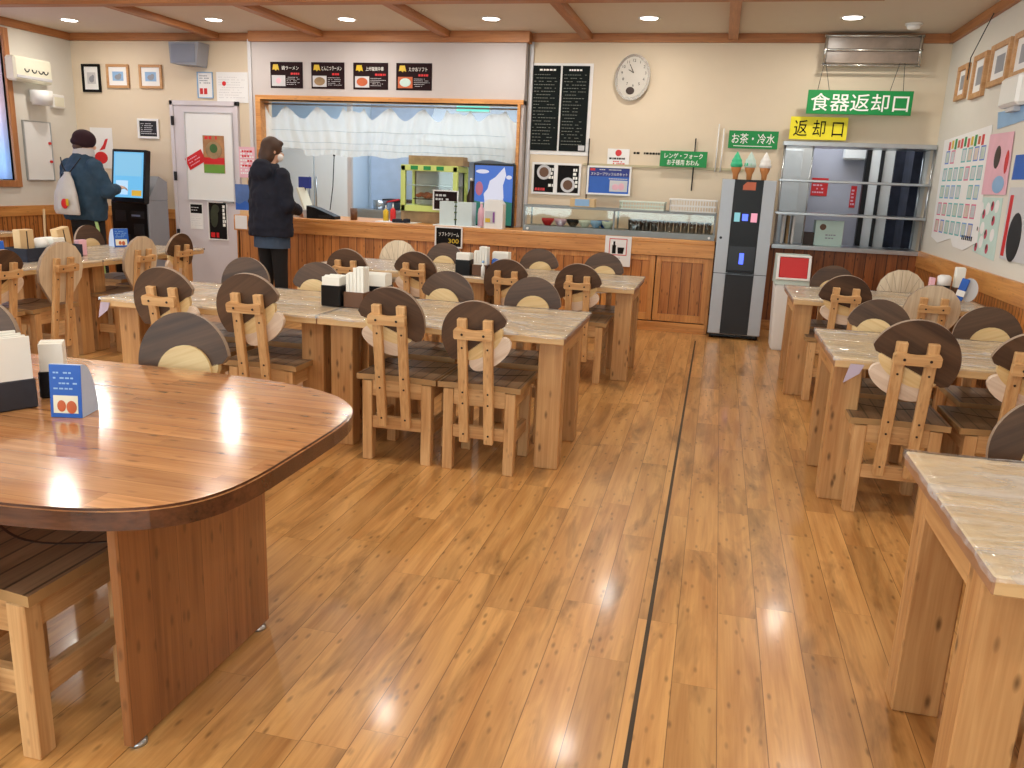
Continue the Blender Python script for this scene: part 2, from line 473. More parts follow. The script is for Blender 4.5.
struct('floor', box(XL - .2, XR + .2, YF - .2, 11.4, -.1, 0, bev=0), 'floor')
struct('trim_1', box(-.096, -.083, YF, 7.6, 0, .0012, bev=0), plain('dark_floor_joint', srgb(84, 66, 46), .6, .4))
struct('ceiling', box(XL - .2, XR + .2, YF - .2, YB + .3, ZC, ZC + .1, bev=0), 'ceil')
WIN = [(5.75, 7.62, 1.14, 2.62), (2.6, 5.0, .95, 2.5), (-1.2, 1.6, .95, 2.5)]
struct('wall_left', wall_y(bmesh.new(), XL - .15, XL, YF, YB + .1, 0, ZC, WIN), 'walll')
struct('wall_right', wall_y(bmesh.new(), XR, XR + .15, YF, 11.4, 0, ZC, []), 'walll')
RW = [(-6.6, -3.2, .6, 2.4), (-2.4, 1.2, .6, 2.4)]
struct('wall_rear', wall_x(bmesh.new(), YF - .15, YF, XL, XR, 0, ZC, RW), 'wall')
struct('wall_back', wall_x(bmesh.new(), YB, YB + .12, XL, XR, 0, ZC, [(-4.95, -2.05, .86, 2.1), (.56, XR - .02, .85, 1.83)]), 'wall')
struct('wall_header', wall_x(bmesh.new(), 8.47, YB - .001, -5.03, -2.0, .9, ZC, [(-4.94, -2.05, .8, 2.1)]), 'hdr')
# kitchen shell behind the hatches
struct('wall_kitchen', wall_x(bmesh.new(), 11.2, 11.3, -6.6, XR, 0, 2.7, []), 'kwall')
struct('wall_partition', wall_x(bmesh.new(), 9.75, 9.82, .1, XR, 0, 2.7, []), plain('lavender_grey_wall', srgb(178, 178, 190), .7, .04))
b = bmesh.new(); bx(b, -6.7, -6.6, YB + .12, 11.2, 0, 2.7, 0); bx(b, .05, .1, YB + .12, 11.2, 0, 2.7, 0)
struct('wall_kitchen_side', b, 'kwall')
struct('ceiling_kitchen', box(-6.7, XR, YB + .12, 11.3, 2.7, 2.75, bev=0), 'kwall')

# timber trims
def trim(n, bm, m): struct('trim_%d' % n, bm, m)
b = bmesh.new(); bx(b, XL, -5.03, YB - .035, YB, 2.71, ZC); bx(b, -5.05, -1.965, 8.435, 8.469, 2.685, ZC); bx(b, -1.964, XR, YB - .035, YB, 2.71, ZC); bx(b, -1.999, -1.965, 8.47, YB, 2.685, ZC)
trim(2, b, 'beam_x')
trim(3, box(XL, XL + .035, YF, YB, 2.71, ZC), 'beam_y'); trim(4, box(XR - .035, XR, YF, YB, 2.71, ZC), 'beam_y')
i = 5
for x in (-5.52, -4.22, -2.83, -1.41, -.02):
    trim(i, box(x - .045, x + .045, 1.0, 8.56, 2.73, ZC + .01), 'beam_y'); i += 1
trim(i, box(XL, 1.0, 6.62, 6.74, 2.70, ZC + .01), 'beam_x'); i += 1
trim(i, box(-1.985, -1.945, YB - .03, YB, .9, 2.71), 'lgrey'); i += 1
trim(i, box(-5.07, -5.03, 8.45, YB, .9, 2.71), 'lgrey'); i += 1
# hatch lining
b = bmesh.new(); bx(b, -4.99, -2.0, 8.44, 8.62, 2.1, 2.145); bx(b, -4.99, -4.93, 8.44, 8.62, .9, 2.1); bx(b, -2.06, -2.03, 8.44, 8.62, .9, 2.1)
trim(i, b, 'orange_x'); i += 1
# wainscot boards and cap rails
struct('wainscot_left', box(XL, XL + .02, YF, YB, .1, .8, bev=0), 'wains_y')
struct('wainscot_back', box(XL, -6.12, YB - .02, YB, .1, .8, bev=0), 'wains_x')
struct('wainscot_door', box(-5.28, -5.0, YB - .02, YB, .1, .8, bev=0), 'wains_x')
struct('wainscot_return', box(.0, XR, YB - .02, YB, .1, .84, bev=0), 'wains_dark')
struct('wainscot_right', box(XR - .02, XR, YF, YB, .1, .72, bev=0), 'wains_y')
trim(i, box(XL, XL + .03, YF, YB, .76, .87), 'orange_y'); i += 1
trim(i, box(XL, -6.12, YB - .03, YB, .76, .87), 'orange_x'); i += 1
trim(i, box(XR - .03, XR, YF, YB, .72, .865), 'orange_y'); i += 1
b = bmesh.new(); bx(b, XL, XL + .025, YF, YB, 0, .1)
struct('baseboard_left', b, 'orange_y')
b = bmesh.new(); bx(b, XL, -6.12, YB - .025, YB, 0, .1); bx(b, 0, XR, YB - .025, YB, 0, .1)
struct('baseboard_back', b, 'orange_x')
struct('baseboard_right', box(XR - .025, XR, YF, YB, 0, .1), 'orange_y')
# windows: real openings with frames and panes
for n, (y0, y1, z0, z1) in enumerate(WIN, 1):
    b = bmesh.new(); w = .07
    bx(b, XL - .16, XL + .03, y0 - w, y0, z0 - w, z1 + w); bx(b, XL - .16, XL + .03, y1, y1 + w, z0 - w, z1 + w)
    bx(b, XL - .16, XL + .03, y0, y1, z0 - w, z0); bx(b, XL - .16, XL + .03, y0, y1, z1, z1 + w)
    bx(b, XL - .1, XL - .06, (y0 + y1) / 2 - .02, (y0 + y1) / 2 + .02, z0, z1)
    wf = struct('window_%d' % n, b, 'beam_z')
    p = obj('pane', box(XL - .085, XL - .08, y0, y1, z0, z1, bev=0), 'glass', wf)
    if n == 1:
        b = bmesh.new(); n_ = 120
        a_ = [(XL - .03 + .012 * math.sin(k * .9), y0 + .01 + (y1 - y0 - .02) * k / n_) for k in range(n_ + 1)]
        va = [b.verts.new((x, y, z0 + .01)) for x, y in a_]; vb = [b.verts.new((x, y, z1 - .02)) for x, y in a_]
        for k in range(n_): f_ = b.faces.new((va[k], va[k + 1], vb[k + 1], vb[k])); f_.smooth = True
        obj('curtain', b, 'drape', wf)
for n, (x0, x1, z0, z1) in enumerate(RW, 4):
    b = bmesh.new(); w = .06
    bx(b, x0 - w, x0, YF - .16, YF + .03, z0 - w, z1 + w); bx(b, x1, x1 + w, YF - .16, YF + .03, z0 - w, z1 + w)
    bx(b, x0, x1, YF - .16, YF + .03, z0 - w, z0); bx(b, x0, x1, YF - .16, YF + .03, z1, z1 + w)
    bx(b, (x0 + x1) / 2 - .02, (x0 + x1) / 2 + .02, YF - .1, YF - .06, z0, z1)
    wf = struct('window_%d' % n, b, 'beam_z'); obj('pane', box(x0, x1, YF - .085, YF - .08, z0, z1, bev=0), 'glass', wf)

# door
b = bmesh.new(); bx(b, -6.1, -5.32, YB - .03, YB - .002, 0, 2.03, .004)
dr = struct('door_1', b, 'doorw')
b = bmesh.new(); bx(b, -6.14, -6.1, YB - .045, YB, 0, 2.08); bx(b, -5.32, -5.28, YB - .045, YB, 0, 2.08); bx(b, -6.14, -5.28, YB - .045, YB, 2.03, 2.08)
obj('door_frame', b, 'doorw', dr)
b = bmesh.new()
for z in (.6, 1.25, 1.86): bx(b, -6.12, -6.095, YB - .06, YB - .03, z - .05, z + .05)
split(obj('door_hinge', b, 'charcoal', dr))
b = bmesh.new(); tube(b, [(-5.38, YB - .03, .98), (-5.38, YB - .08, .98), (-5.48, YB - .08, .98)], .009)
obj('door_handle', b, 'steel', dr)

# downlights
DL = []
for yy in (7.82, 5.35, 2.9, .4, -1.8):
    for xx in (-6.74, -5.05, -3.62, -2.19, -.75, .93):
        DL.append((xx, yy))
words = ['leftmost', 'second from left', 'third from left', 'third from right', 'second from right', 'rightmost']
for k, (x, y) in enumerate(DL):
    if k < 6:
        t = thing('downlight', 'round lit recessed downlight in the far ceiling row, %s of the six' % words[k], 'ceiling light', (x, y, ZC), 0, 'downlights along the back of the ceiling')
    else:
        t = thing('downlight', 'round lit recessed downlight in the ceiling nearer the camera', 'ceiling light', (x, y, ZC), 0, 'downlights over the near tables')
    b = bmesh.new(); lathe(b, [(.075, -.001), (.09, -.008), (.1, -.004), (.1, 0)], 24); obj('trim_ring', b, 'white', t)
    b = bmesh.new(); lathe(b, [(.074, -.006), (.074, -.003)], 24); obj('lamp', b, 'lamp', t)

# ------------------------------------------------------------------ chairs
LEAN = math.atan2(.085, .62)
def back_pt(z):  # y of the slat centre at height z
    return -.2 - (z - .155) * math.tan(LEAN)
def chair_proto(style):
    t = thing('dining_chair', '', 'chair')
    b = bmesh.new()
    # seat boards, slightly dished at the rear edge, with a dark groove arc
    seg = 12; top = .432; bot = .405
    out = [(-.2, .2)] + [(-.2 + .4 * k / seg, -.19 + .018 * math.sin(PI * k / seg)) for k in range(seg + 1)] + [(.2, .2)]
    prism(b, out, bot, top, 0, 1, plane='xy')
    arc = [(-.17 + .34 * k / 14, .1 - .06 * math.sin(PI * k / 14)) for k in range(15)]
    for p, q in zip(arc, arc[1:]):
        prism(b, [(p[0], p[1] - .004), (q[0], q[1] - .004), (q[0], q[1] + .004), (p[0], p[1] + .004)], top, top + .0012, 2, plane='xy')
    obj('seat', b, ['seat', 'seatedge', 'screw'], t)
    for sx in (-1, 1):
        for sy in (-1, 1):
            b = box(sx * .175, sx * .125, sy * .18, sy * .13, 0, .4, bev=.003)
            obj('leg', b, 'pine_z', t)
    b = bmesh.new()
    b.free()
    for sy in (-1, 1): obj('seat_rail', box(-.125, .125, sy * .175, sy * .145, .325, .405), 'pine_x', t)
    for sx in (-1, 1): obj('side_rail', box(sx * .17, sx * .14, -.13, .13, .325, .405), 'pine_y', t)
    b = bmesh.new(); bx(b, -.125, .125, -.175, -.145, .165, .225); obj('stretcher', b, 'pine_x', t)
    for sx in (-1, 1): obj('side_stretcher', box(sx * .165, sx * .135, -.13, .13, .14, .2), 'pine_y', t)
    Lm = Matrix.Translation((0, -.2, .155)) @ Matrix.Rotation(LEAN, 4, 'X')
    LL = .605
    for sx in (-1, 1):
        b = bmesh.new(); bx(b, sx * .06 - .022, sx * .06 + .022, -.013, .013, 0, LL, .003)
        for z in (.045, .255, .2, .47):
            lathe(b, [(.005, 0), (.005, .002)], 8, (sx * .06, -.0132, z), 1, Matrix.Rotation(PI / 2, 4, 'X'))
        b.transform(Lm)
        obj('back_slat', b, ['pine_z', 'screw'], t)
    b = bmesh.new()
    o = [(px_, pz_ - .03) for px_, pz_ in [(-.085, .55), (-.09, .557), (-.09, .588), (-.084, .597), (-.075, .598)] + [(-.06 + .12 * k / 8, .597 - .008 * math.sin(PI * k / 8)) for k in range(9)] + [(.075, .598), (.084, .597), (.09, .588), (.09, .557), (.085, .55)]]
    prism(b, o, -.043, -.013, 0)
    for sx in (-1, 1): lathe(b, [(.006, 0), (.006, .002)], 8, (sx * .05, -.0432, .543), 1, Matrix.Rotation(PI / 2, 4, 'X'))
    b.transform(Lm); obj('back_crossbar', b, ['pine_x', 'screw'], t)
    # decorative back board, in front of the slats
    r = .164; N = 30; z0 = .67
    loc = (0, back_pt(z0), z0)
    if style == 'cap':
        h = -.12; a0 = math.asin(h)
        pts = [(r * math.cos(a0 + (PI - 2 * a0) * k / N), r * math.sin(a0 + (PI - 2 * a0) * k / N)) for k in range(N + 1)]
        pts += [(-r * .86, r * (h - .1)), (r * .86, r * (h - .1))]
        b = bmesh.new(); prism(b, pts, .014, .034, 0, 1)
        c = obj('cap_board', b, ['capback', 'caprim'], t, loc)
        b = bmesh.new(); prism(b, [(.6 * r * math.cos(2 * PI * k / 28), -.2 * r + .55 * r * math.sin(2 * PI * k / 28)) for k in range(28)], .0345, .046, 0)
        prism(b, [(.74 * r * math.cos(PI + PI * k / 18), -.2 * r + .38 * r * math.sin(PI + PI * k / 18)) for k in range(19)], .014, .034, 0)
        d = obj('gill_board', b, 'ring', t, loc)
        b = bmesh.new(); prism(b, [(.7 * r * math.cos(2 * PI * k / 28), -.6 * r + .32 * r * math.sin(2 * PI * k / 28) - (.04 * r if math.sin(2 * PI * k / 28) < 0 else 0)) for k in range(28)], .0145, .036, 0)
        e = obj('stem_board', b, 'lobe', t, loc)
    else:
        pts = []
        for k in range(10):
            a = R(-20 + 220 * k / 9); pts.append((r * 1.02 * math.cos(a), r * 1.0 * math.sin(a)))
        pts += [(-.6 * r, -.85 * r), (-.36 * r, -1.15 * r), (.36 * r, -1.15 * r), (.6 * r, -.85 * r)]
        b = bmesh.new(); prism(b, pts, .014, .034, 0, 1)
        for k in range(10):
            a = R(-20 + 220 * k / 9 + 11)
            p = Vector((math.cos(a), math.sin(a))); q = Vector((-p.y, p.x)) * .0012
            s, e2 = p * .03 + Vector((0, -.1)), p * r * .93
            if a < R(200): prism(b, [s + q, s - q, e2 - q, e2 + q], .034, .0346, 1)
        obj('shell_board', b, ['shell', 'caprim'], t, loc)
    return t

protos = {}
def chair(x, y, rz, style, tilt, label, group, s=1.0, lift=0):
    if style not in protos:
        o = protos[style] = chair_proto(style)
    else: o = copy_tree(protos[style])
    o.location = (x, y, 0); o.rotation_euler = (0, 0, rz); o['label'] = label; o['group'] = group
    for ch in o.children:
        nm = ch.name.split('.')[0]
        if nm.startswith('back_') or nm.endswith('_board'):
            z0 = 0 if nm.startswith('back_') else .67
            ch.location.z = z0 + lift
        if nm in ('cap_board', 'gill_board', 'stem_board', 'shell_board'):
            ch.rotation_mode = 'XYZ'
            # tilt about the board's own axis, then lean with the slats
            ch.rotation_euler = (Matrix.Rotation(LEAN, 3, 'X') @ Matrix.Rotation(R(tilt), 3, 'Y')).to_euler()
            ch.scale = (s, 1, s)
    return o
G1, G2, G3, G4 = 'chairs around the middle tables', 'chairs around the tables by the counter', 'chairs around the left tables', 'chairs around the right tables'
ch = [
 # middle row, backs to the camera
 (-1.41, 3.75, 0, 'cap', 22, 'wooden chair with dark mushroom-cap back, second from the middle table free end, near side', G1, 1.0, 0.033),
 (-1.0, 3.75, 0, 'cap', -38, 'wooden chair with tilted mushroom back at the free end of the middle table, near side', G1),
 (-2.13, 3.75, 0, 'cap', -35, 'wooden mushroom-back chair left of the middle napkin boxes, near side of the table', G1, 1.09, 0.033),
 (-2.59, 3.75, 0, 'cap', -33, 'wooden mushroom-back chair at the left end of the middle tables, near side', G1, 1.09, 0.033),
 (-1.48, 4.28, PI, 'cap', -25, 'brown-capped chair across the middle table, right of the napkin boxes', G1),
 (-.97, 4.28, PI, 'cap', 10, 'brown-capped chair across the middle table at its free right end, facing camera', G1),
 (-2.78, 4.28, PI, 'cap', 15, 'brown-capped chair across the middle table at its left end, in front of the standing woman', G1),
 (-2.3, 4.28, PI, 'cap', -20, 'brown-capped chair directly behind the middle napkin boxes, facing camera', G1),
 # row by the counter
 (-2.04, 5.76, 0, 'cap', 25, 'dark mushroom-back chair left of the far napkin boxes, back to camera', G2, 1.0, 0.012),
 (-1.37, 5.76, 0, 'cap', -30, 'dark mushroom-back chair right of the far napkin boxes, back to camera', G2),
 (-.87, 5.76, 0, 'cap', -20, 'dark mushroom-back chair at the free right end of the far table, back to camera', G2),
 (-2.56, 5.76, 0, 'cap', 5, 'very dark round-backed chair at the left end of the far table, half hidden by napkins', G2),
 (-2.57, 6.28, PI, 'shell', 0, 'pale fan-shaped chair back beside the counter front, far side of the far table', G2),
 (-2.16, 6.28, PI, 'cap', -5, 'brown-capped chair under the black soft-serve price card', G2),
 (-1.36, 6.28, PI, 'cap', 20, 'brown-capped chair across the far table, left of the white no-food notice', G2),
 (-.84, 6.28, PI, 'cap', 12, 'brown-capped chair just below the white notice on the counter front', G2),
 # left tables
 (-4.39, 4.08, PI / 2, 'cap', -30, 'dark mushroom-back chair cut by the left photo edge at the long left table', G3),
 (-4.37, 4.52, PI / 2, 'shell', 0, 'pale fan-backed chair nearest the condiment tray on the left table', G3, 1.14),
 (-4.37, 5.3, PI / 2, 'shell', 0, 'pale fan-backed chair in the middle of the left table side', G3, 1.1),
 (-4.39, 5.79, PI / 2, 'cap', 20, 'dark mushroom-back chair at the far end of the left table, before the white door', G3, 1.06),
 (-4.93, 6.03, -PI / 2, 'cap', 0, 'brown-capped chair across the left table, in front of the man at the kiosk', G3, 1.05),
 # right tables
 (.84, 5.86, 0, 'cap', 15, 'dark mushroom-back chair at the far right table, beside the red-flap bin', G4, 1.0, 0.026),
 (1.36, 5.86, 0, 'shell', 0, 'pale fan-backed chair with slats to the camera, by the right wall', G4),
 (.89, 6.36, PI, 'cap', 0, 'dim brown-capped chair behind the far right table, under the return hatch', G4),
 (1.37, 6.36, PI, 'shell', 0, 'pale fan-backed chair behind the far right table, facing camera', G4),
 (.835, 3.84, 0, 'cap', 27, 'large dark mushroom-back chair at the near side of the middle right table', G4, 1.07, 0.036),
 (1.27, 3.84, 0, 'cap', 25, 'mushroom-back chair cut by the right photo edge at the middle right table', G4, 1.0, 0.03),
 (.87, 4.34, PI, 'cap', -25, 'brown-capped chair across the middle right table, near its left corner', G4),
 (1.39, 4.34, PI, 'cap', 20, 'brown-capped chair across the middle right table, against the right wall', G4),
 (.97, 2.24, PI, 'cap', 30, 'brown-capped chair at the far side of the nearest right table', G4),
 (.95, 1.66, 0, 'cap', 20, 'chair tucked under the nearest right table, only its legs in view', G4),
 # big oval table
 (-1.81, 2.28, PI, 'cap', 20, 'brown-capped chair behind the large oval table, right of the blue tent card', 'chairs around the oval table', 1.12),
 (-2.68, 2.28, PI, 'cap', 10, 'brown-capped chair behind the large white napkin stack on the oval table', 'chairs around the oval table'),
 (-1.585, 1.53, 0, 'cap', 20, 'wooden chair tucked under the near side of the large oval table', 'chairs around the oval table'),
]
for c in ch: chair(*c)

# ------------------------------------------------------------------ tables
def table_proto(w, d):
    t = thing('dining_table', '', 'table')
    b = bmesh.new(); bx(b, 0, w, -d / 2, d / 2, .638, .68, .004); b.normal_update()
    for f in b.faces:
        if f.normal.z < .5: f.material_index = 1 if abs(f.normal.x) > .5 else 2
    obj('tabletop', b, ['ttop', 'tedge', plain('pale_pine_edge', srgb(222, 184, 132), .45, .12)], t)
    for x0, x1 in ((.02, .14), (w - .14, w - .02)):
        for s in (-1, 1):
            obj('leg', box(x0, x1, s * .28, s * .19, 0, .638, bev=.004), 'tpine_z', t)
    for x0, x1 in ((.02, .06), (w - .06, w - .02)):
        obj('end_apron', box(x0, x1, -.19, .19, .565, .638), 'tpine_y', t)
    return t
def cover_proto(w, d):
    b = bmesh.new(); nx, ny = 40, 26; hang = .012
    rd = random.Random(3)
    vs = {}
    for i in range(nx + 1):
        for j in range(ny + 1):
            x = -.004 + (w + .008) * i / nx; y = -d / 2 - .004 + (d + .008) * j / ny
            z = .6822 + .0022 * abs(math.sin(x * 9 + y * 14)) * abs(math.sin(x * 23 - y * 5)) + .001 * rd.random()
            vs[i, j] = b.verts.new((x, y, z))
    for i in range(nx):
        for j in range(ny):
            f = b.faces.new((vs[i, j], vs[i + 1, j], vs[i + 1, j + 1], vs[i, j + 1])); f.smooth = True
    ring = [(i, 0) for i in range(nx)] + [(nx, j) for j in range(ny)] + [(i, ny) for i in range(nx, 0, -1)] + [(0, j) for j in range(ny, 0, -1)]
    low = []
    for k, (i, j) in enumerate(ring):
        p = vs[i, j].co; c = Vector((w / 2, 0, 0)); o = Vector((p.x - c.x, p.y, 0)).normalized() * (.002 + .002 * math.sin(k * 1.9))
        low.append(b.verts.new((p.x + o.x, p.y + o.y, .68 - hang + .003 * math.sin(k * .8))))
    n = len(ring)
    for k in range(n):
        f = b.faces.new((vs[ring[k]], low[k], low[(k + 1) % n], vs[ring[(k + 1) % n]])); f.smooth = True
    return b
TW = 1.23
tp = table_proto(TW, .775)
cov0 = None
tabs = [
 (-.62 - TW, 4.015, 0, 'pine table with block legs, right-hand one of the two in the middle row', 'dining tables', 'vinyl sheet over the right-hand table of the middle row'),
 (-.62 - 2 * TW, 4.015, 0, 'pine table at the left of the middle row, joined to its neighbour', 'dining tables', 'vinyl sheet over the left-hand table of the middle row'),
 (-.5 - TW, 6.015, 0, 'pine table with block legs, free right end in front of the counter', 'dining tables', 'vinyl sheet on the right-hand table in front of the counter'),
 (-.5 - 2 * TW, 6.015, 0, 'pine table in front of the counter at the left of its row', 'dining tables', 'vinyl sheet on the left-hand table in front of the counter'),
 (.545, 4.07, 0, 'pine table with block legs at the middle of the right wall', 'dining tables', 'vinyl sheet on the middle right table'),
 (.537, 6.09, 0, 'pine table by the bin and water dispenser, farthest on the right', 'dining tables', 'vinyl sheet on the farthest right table'),
 (.567, 1.975, 0, 'pine table nearest the camera at the lower right corner', 'dining tables', 'vinyl sheet on the nearest right table'),
 (-4.66, 3.86, PI / 2, 'pine table near end of the long left row, carrying the condiment tray', 'dining tables', 'vinyl sheet under the condiment tray on the left'),
 (-4.66, 5.09, PI / 2, 'pine table far end of the long left row, pointing at the kiosk', 'dining tables', 'vinyl sheet on the far end of the left row'),
 (-6.95, 5.46, PI / 2, 'pine table beside the left wall, cut by the photo edge', 'dining tables', 'vinyl sheet on the table beside the left wall'),
]
for k, (x, y, rz, lab, grp, clab) in enumerate(tabs):
    o = tp if k == 0 else copy_tree(tp)
    o.location = (x, y, 0); o.rotation_euler = (0, 0, rz); o['label'] = lab; o['group'] = grp
    if cov0 is None: c = cov0 = obj('table_cover', cover_proto(TW, .775), 'vinyl')
    else: c = cov0.copy(); C.objects.link(c)
    c.location = (x, y, 0); c.rotation_euler = (0, 0, rz)
    tag(c, 'clear wrinkled ' + clab, 'table cover', 'clear vinyl table covers')

# big oval table: superellipse end, slab legs
t = thing('oval_table', 'large varnished oval-ended wooden table in the left foreground', 'table', (-2.0, 1.84, 0))
def oval(dx, inset=0):
    pts = []
    L, W = 1.045 - inset, .58 - inset
    for k in range(96):
        a = 2 * PI * k / 96; c, s = math.cos(a), math.sin(a)
        n = 5 if s < 0 else 3.6; pts.append((L * math.copysign(abs(c) ** (2 / n), c), W * math.copysign(abs(s) ** (2 / n), s)))
    return pts
b = bmesh.new(); prism(b, oval(0), .635, .676, 0, 1, plane='xy'); prism(b, oval(0, .006), .676, .682, 0, 1, plane='xy')
obj('tabletop', b, ['bigtop', 'bigrim'], t)
for x in (.752, -.78):
    b = bmesh.new(); bx(b, x - .006, x + .022, -.405, .22, .012, .635, .004); s_ = obj('slab_leg', b, 'bigslab', t)
    b = bmesh.new()
    for y in (-.37, .18): lathe(b, [(.022, 0), (.022, .008), (.012, .014)], 14, (x + .008, y, 0))
    split(obj('levelling_foot', b, 'steel', s_))
obj('rail', box(-.76, .72, -.03, .02, .42, .52), 'big_x', t)

# vinyl flaps hanging at two table corners
for x, y, nm in ((.62, 3.676, 'middle right table'), (-3.06, 3.62, 'left end of the middle row')):
    b = bmesh.new()
    prism(b, [(-.01, .66), (.045, .66), (.03, .62), (-.03, .575), (-.025, .6)], -.002, 0)
    solo('vinyl_corner', b, plain('lilac_vinyl', srgb(206, 192, 214), .3, .2), 'folded lilac-tinted corner of vinyl hanging at the ' + nm, 'table cover', (x, y, 0))

# ------------------------------------------------------------------ counter
t = thing('serving_counter', 'long timber serving counter with board front below the kitchen hatch', 'counter', (0, 7.95, 0))
obj('countertop', box(-5.0, .0, .0, .82, .845, .885, bev=.006), 'orange_x', t)
obj('fascia', box(-5.0, 0, 0, .035, .725, .845), 'orange_x', t)
obj('board_front', box(-4.98, -1.55, .05, .07, .08, .73, bev=0), 'wains_x', t)
obj('end_panel', box(-5.0, -4.96, .05, .64, 0, .845), 'wains_y', t)
obj('base_board', box(-5.0, -.02, .035, .07, 0, .09), 'orange_x', t)
b = bmesh.new(); bx(b, -.04, 0, .05, .64, 0, .845); obj('right_panel', b, 'orange_z', t)
for x0, x1 in ((-1.55, -1.04), (-1.04, -.53), (-.53, -.02)):
    p = obj('cupboard_door', box(x0 + .05, x1 - .05, .055, .065, .17, .68, bev=0), 'wains_x', t)
    b = bmesh.new(); bx(b, x0 + .005, x0 + .055, .04, .07, .1, .72); bx(b, x1 - .055, x1 - .005, .04, .07, .1, .72); bx(b, x0 + .055, x1 - .055, .04, .07, .1, .17); bx(b, x0 + .055, x1 - .055, .04, .07, .67, .72)
    obj('door_rail', b, 'orange_z', p)

# ------------------------------------------------------------------ signs and posters
FR = (PI / 2, 0, 0)
def panel(name, label, cat, x0, x1, z0, z1, y, mat, group=None, th=.006, frame=None, fw=.02):
    t = thing(name, label, cat, ((x0 + x1) / 2, y, z0), 0, group)
    w, h = x1 - x0, z1 - z0
    obj('sheet' if th < .004 else 'board', box(-w / 2, w / 2, -th, 0, 0, h, bev=.0005), mat, t)
    if frame:
        b = bmesh.new(); bx(b, -w / 2 - fw, -w / 2, -th - .012, 0, -fw, h + fw); bx(b, w / 2, w / 2 + fw, -th - .012, 0, -fw, h + fw)
        bx(b, -w / 2, w / 2, -th - .012, 0, h, h + fw); bx(b, -w / 2, w / 2, -th - .012, 0, -fw, 0)
        obj('frame', b, frame, t)
    return t, w, h

# big green hanging sign
t, w, h = panel('hanging_sign', 'large green hanging sign with white lettering over the return hatch', 'sign', .7, 1.6, 2.07, 2.28, 8.42, 'green', th=.012)
text('lettering', '食器返却口', 'whiteink', t, (0, -.0135, h / 2), w=.84, h=.155, bold=.006)
b = bmesh.new()
for xx, xt in ((-.37, -.34), (-.27, -.33), (.25, .3), (.36, .34)): tube(b, [(xx, -.006, h), (xt, -.006, h + .24)], .0025, 6)
split(obj('hanging_wire', b, 'charcoal', t))
t = thing('air_vent', 'chrome and glass grille unit on the wall above the green hanging sign', 'vent', (1.21, 8.6, 2.5))
obj('housing', box(-.4, .4, -.14, 0, .02, .24), plain('smoked_panel', srgb(170, 152, 138), .3, .3), t)
b = bmesh.new()
for z in (0, .13, .25): tube(b, [(-.42, -.15, z), (.42, -.15, z)], .012, 8)
for x in (-.4, .4): tube(b, [(x, -.15, 0), (x, -.15, .26)], .014, 8)
obj('rail', b, 'chrome', t)
t, w, h = panel('yellow_sign', 'yellow sign with black lettering on top of the return hatch', 'sign', .58, 1.09, 1.845, 2.05, 8.5, 'yellow', th=.008)
text('lettering', '返 却 口', 'ink', t, (0, -.0095, h / 2), w=.44, h=.15, bold=.004)
t, w, h = panel('tea_sign', 'green sign above the water dispenser with white lettering', 'sign', .03, .49, 1.75, 1.915, 8.58, 'green')
text('lettering', 'お茶・冷水', 'whiteink', t, (0, -.008, h / 2 + .01), w=.4, h=.095, bold=.006)
obj('underline', box(-.18, .18, -.0075, -.006, .02, .026, bev=0), 'whiteink', t)
t, w, h = panel('cutlery_sign', 'two-line green sign with white lettering above the glasses case', 'sign', -.61, -.155, 1.555, 1.705, 8.54, 'green')
text('lettering', 'レンゲ・フォーク', 'whiteink', t, (0, -.008, .105), w=.37, h=.052, bold=.01)
text('lettering', 'お子様用 おわん', 'whiteink', t, (0, -.008, .042), w=.31, h=.055, bold=.01)

# black menu boards
for nm, x0, x1, seed in (('left', -1.95, -1.665, 1), ('right', -1.645, -1.37, 2)):
    t, w, h = panel('menu_board', '%s half of the tall black menu board with chalk lines' % nm, 'menu board', x0, x1, 1.67, 2.49, 8.595, 'dkboard', 'black menu boards')
    b = bmesh.new(); scribble(b, -w / 2 + .02, w / 2 - .03, .05, h - .07, 22, -.0062, .2, 0, seed)
    obj('chalk_writing', b, plain('chalk', srgb(122, 126, 118), .8), t)
    b = bmesh.new(); scribble(b, -w / 4, w / 3, h - .06, h - .02, 1, -.0062, .4, 0, seed + 5); obj('heading', b, 'whiteink', t)
    if nm == 'right': obj('price_tag', box(w / 2 - .075, w / 2 - .01, -.008, -.006, .01, .06, bev=0), 'lgrey', t)
solo('menu_backing', box(-1.99, -1.335, 8.5955, 8.5985, 1.63, 2.515, bev=0), 'paper', 'white backing sheet framing the two black menu boards', 'sign')

# clock
t = thing('wall_clock', 'oval silver wall clock with pendulum window, tilted on the cream wall', 'clock', (-.94, 8.6, 2.385))
tl = R(-6)
def ovl(rx, rz, n=40): return [(rx * math.cos(2 * PI * k / n) * math.cos(tl) + rz * math.sin(2 * PI * k / n) * math.sin(tl) * -1, rx * math.cos(2 * PI * k / n) * math.sin(tl) + rz * math.sin(2 * PI * k / n) * math.cos(tl)) for k in range(n)]
b = bmesh.new(); prism(b, ovl(.17, .215), -.05, 0, 0); obj('case', b, 'chrome', t)
b = bmesh.new(); prism(b, ovl(.145, .19), -.053, -.05, 0); obj('dial', b, plain('dial', srgb(206, 200, 190), .5), t)
b = bmesh.new(); ell(b, (-.015, -.05, -.125), (.05, .006, .042)); obj('pendulum_window', b, 'dkbrown', t)
for k, (n_, a) in enumerate(zip(range(12), [R(90 - 30 * (i + 1)) for i in range(12)])):
    text('numeral', str(n_ + 1), 'ink', t, (.115 * math.cos(a) + .01, -.0545, .04 + .115 * math.sin(a)), h=.026)
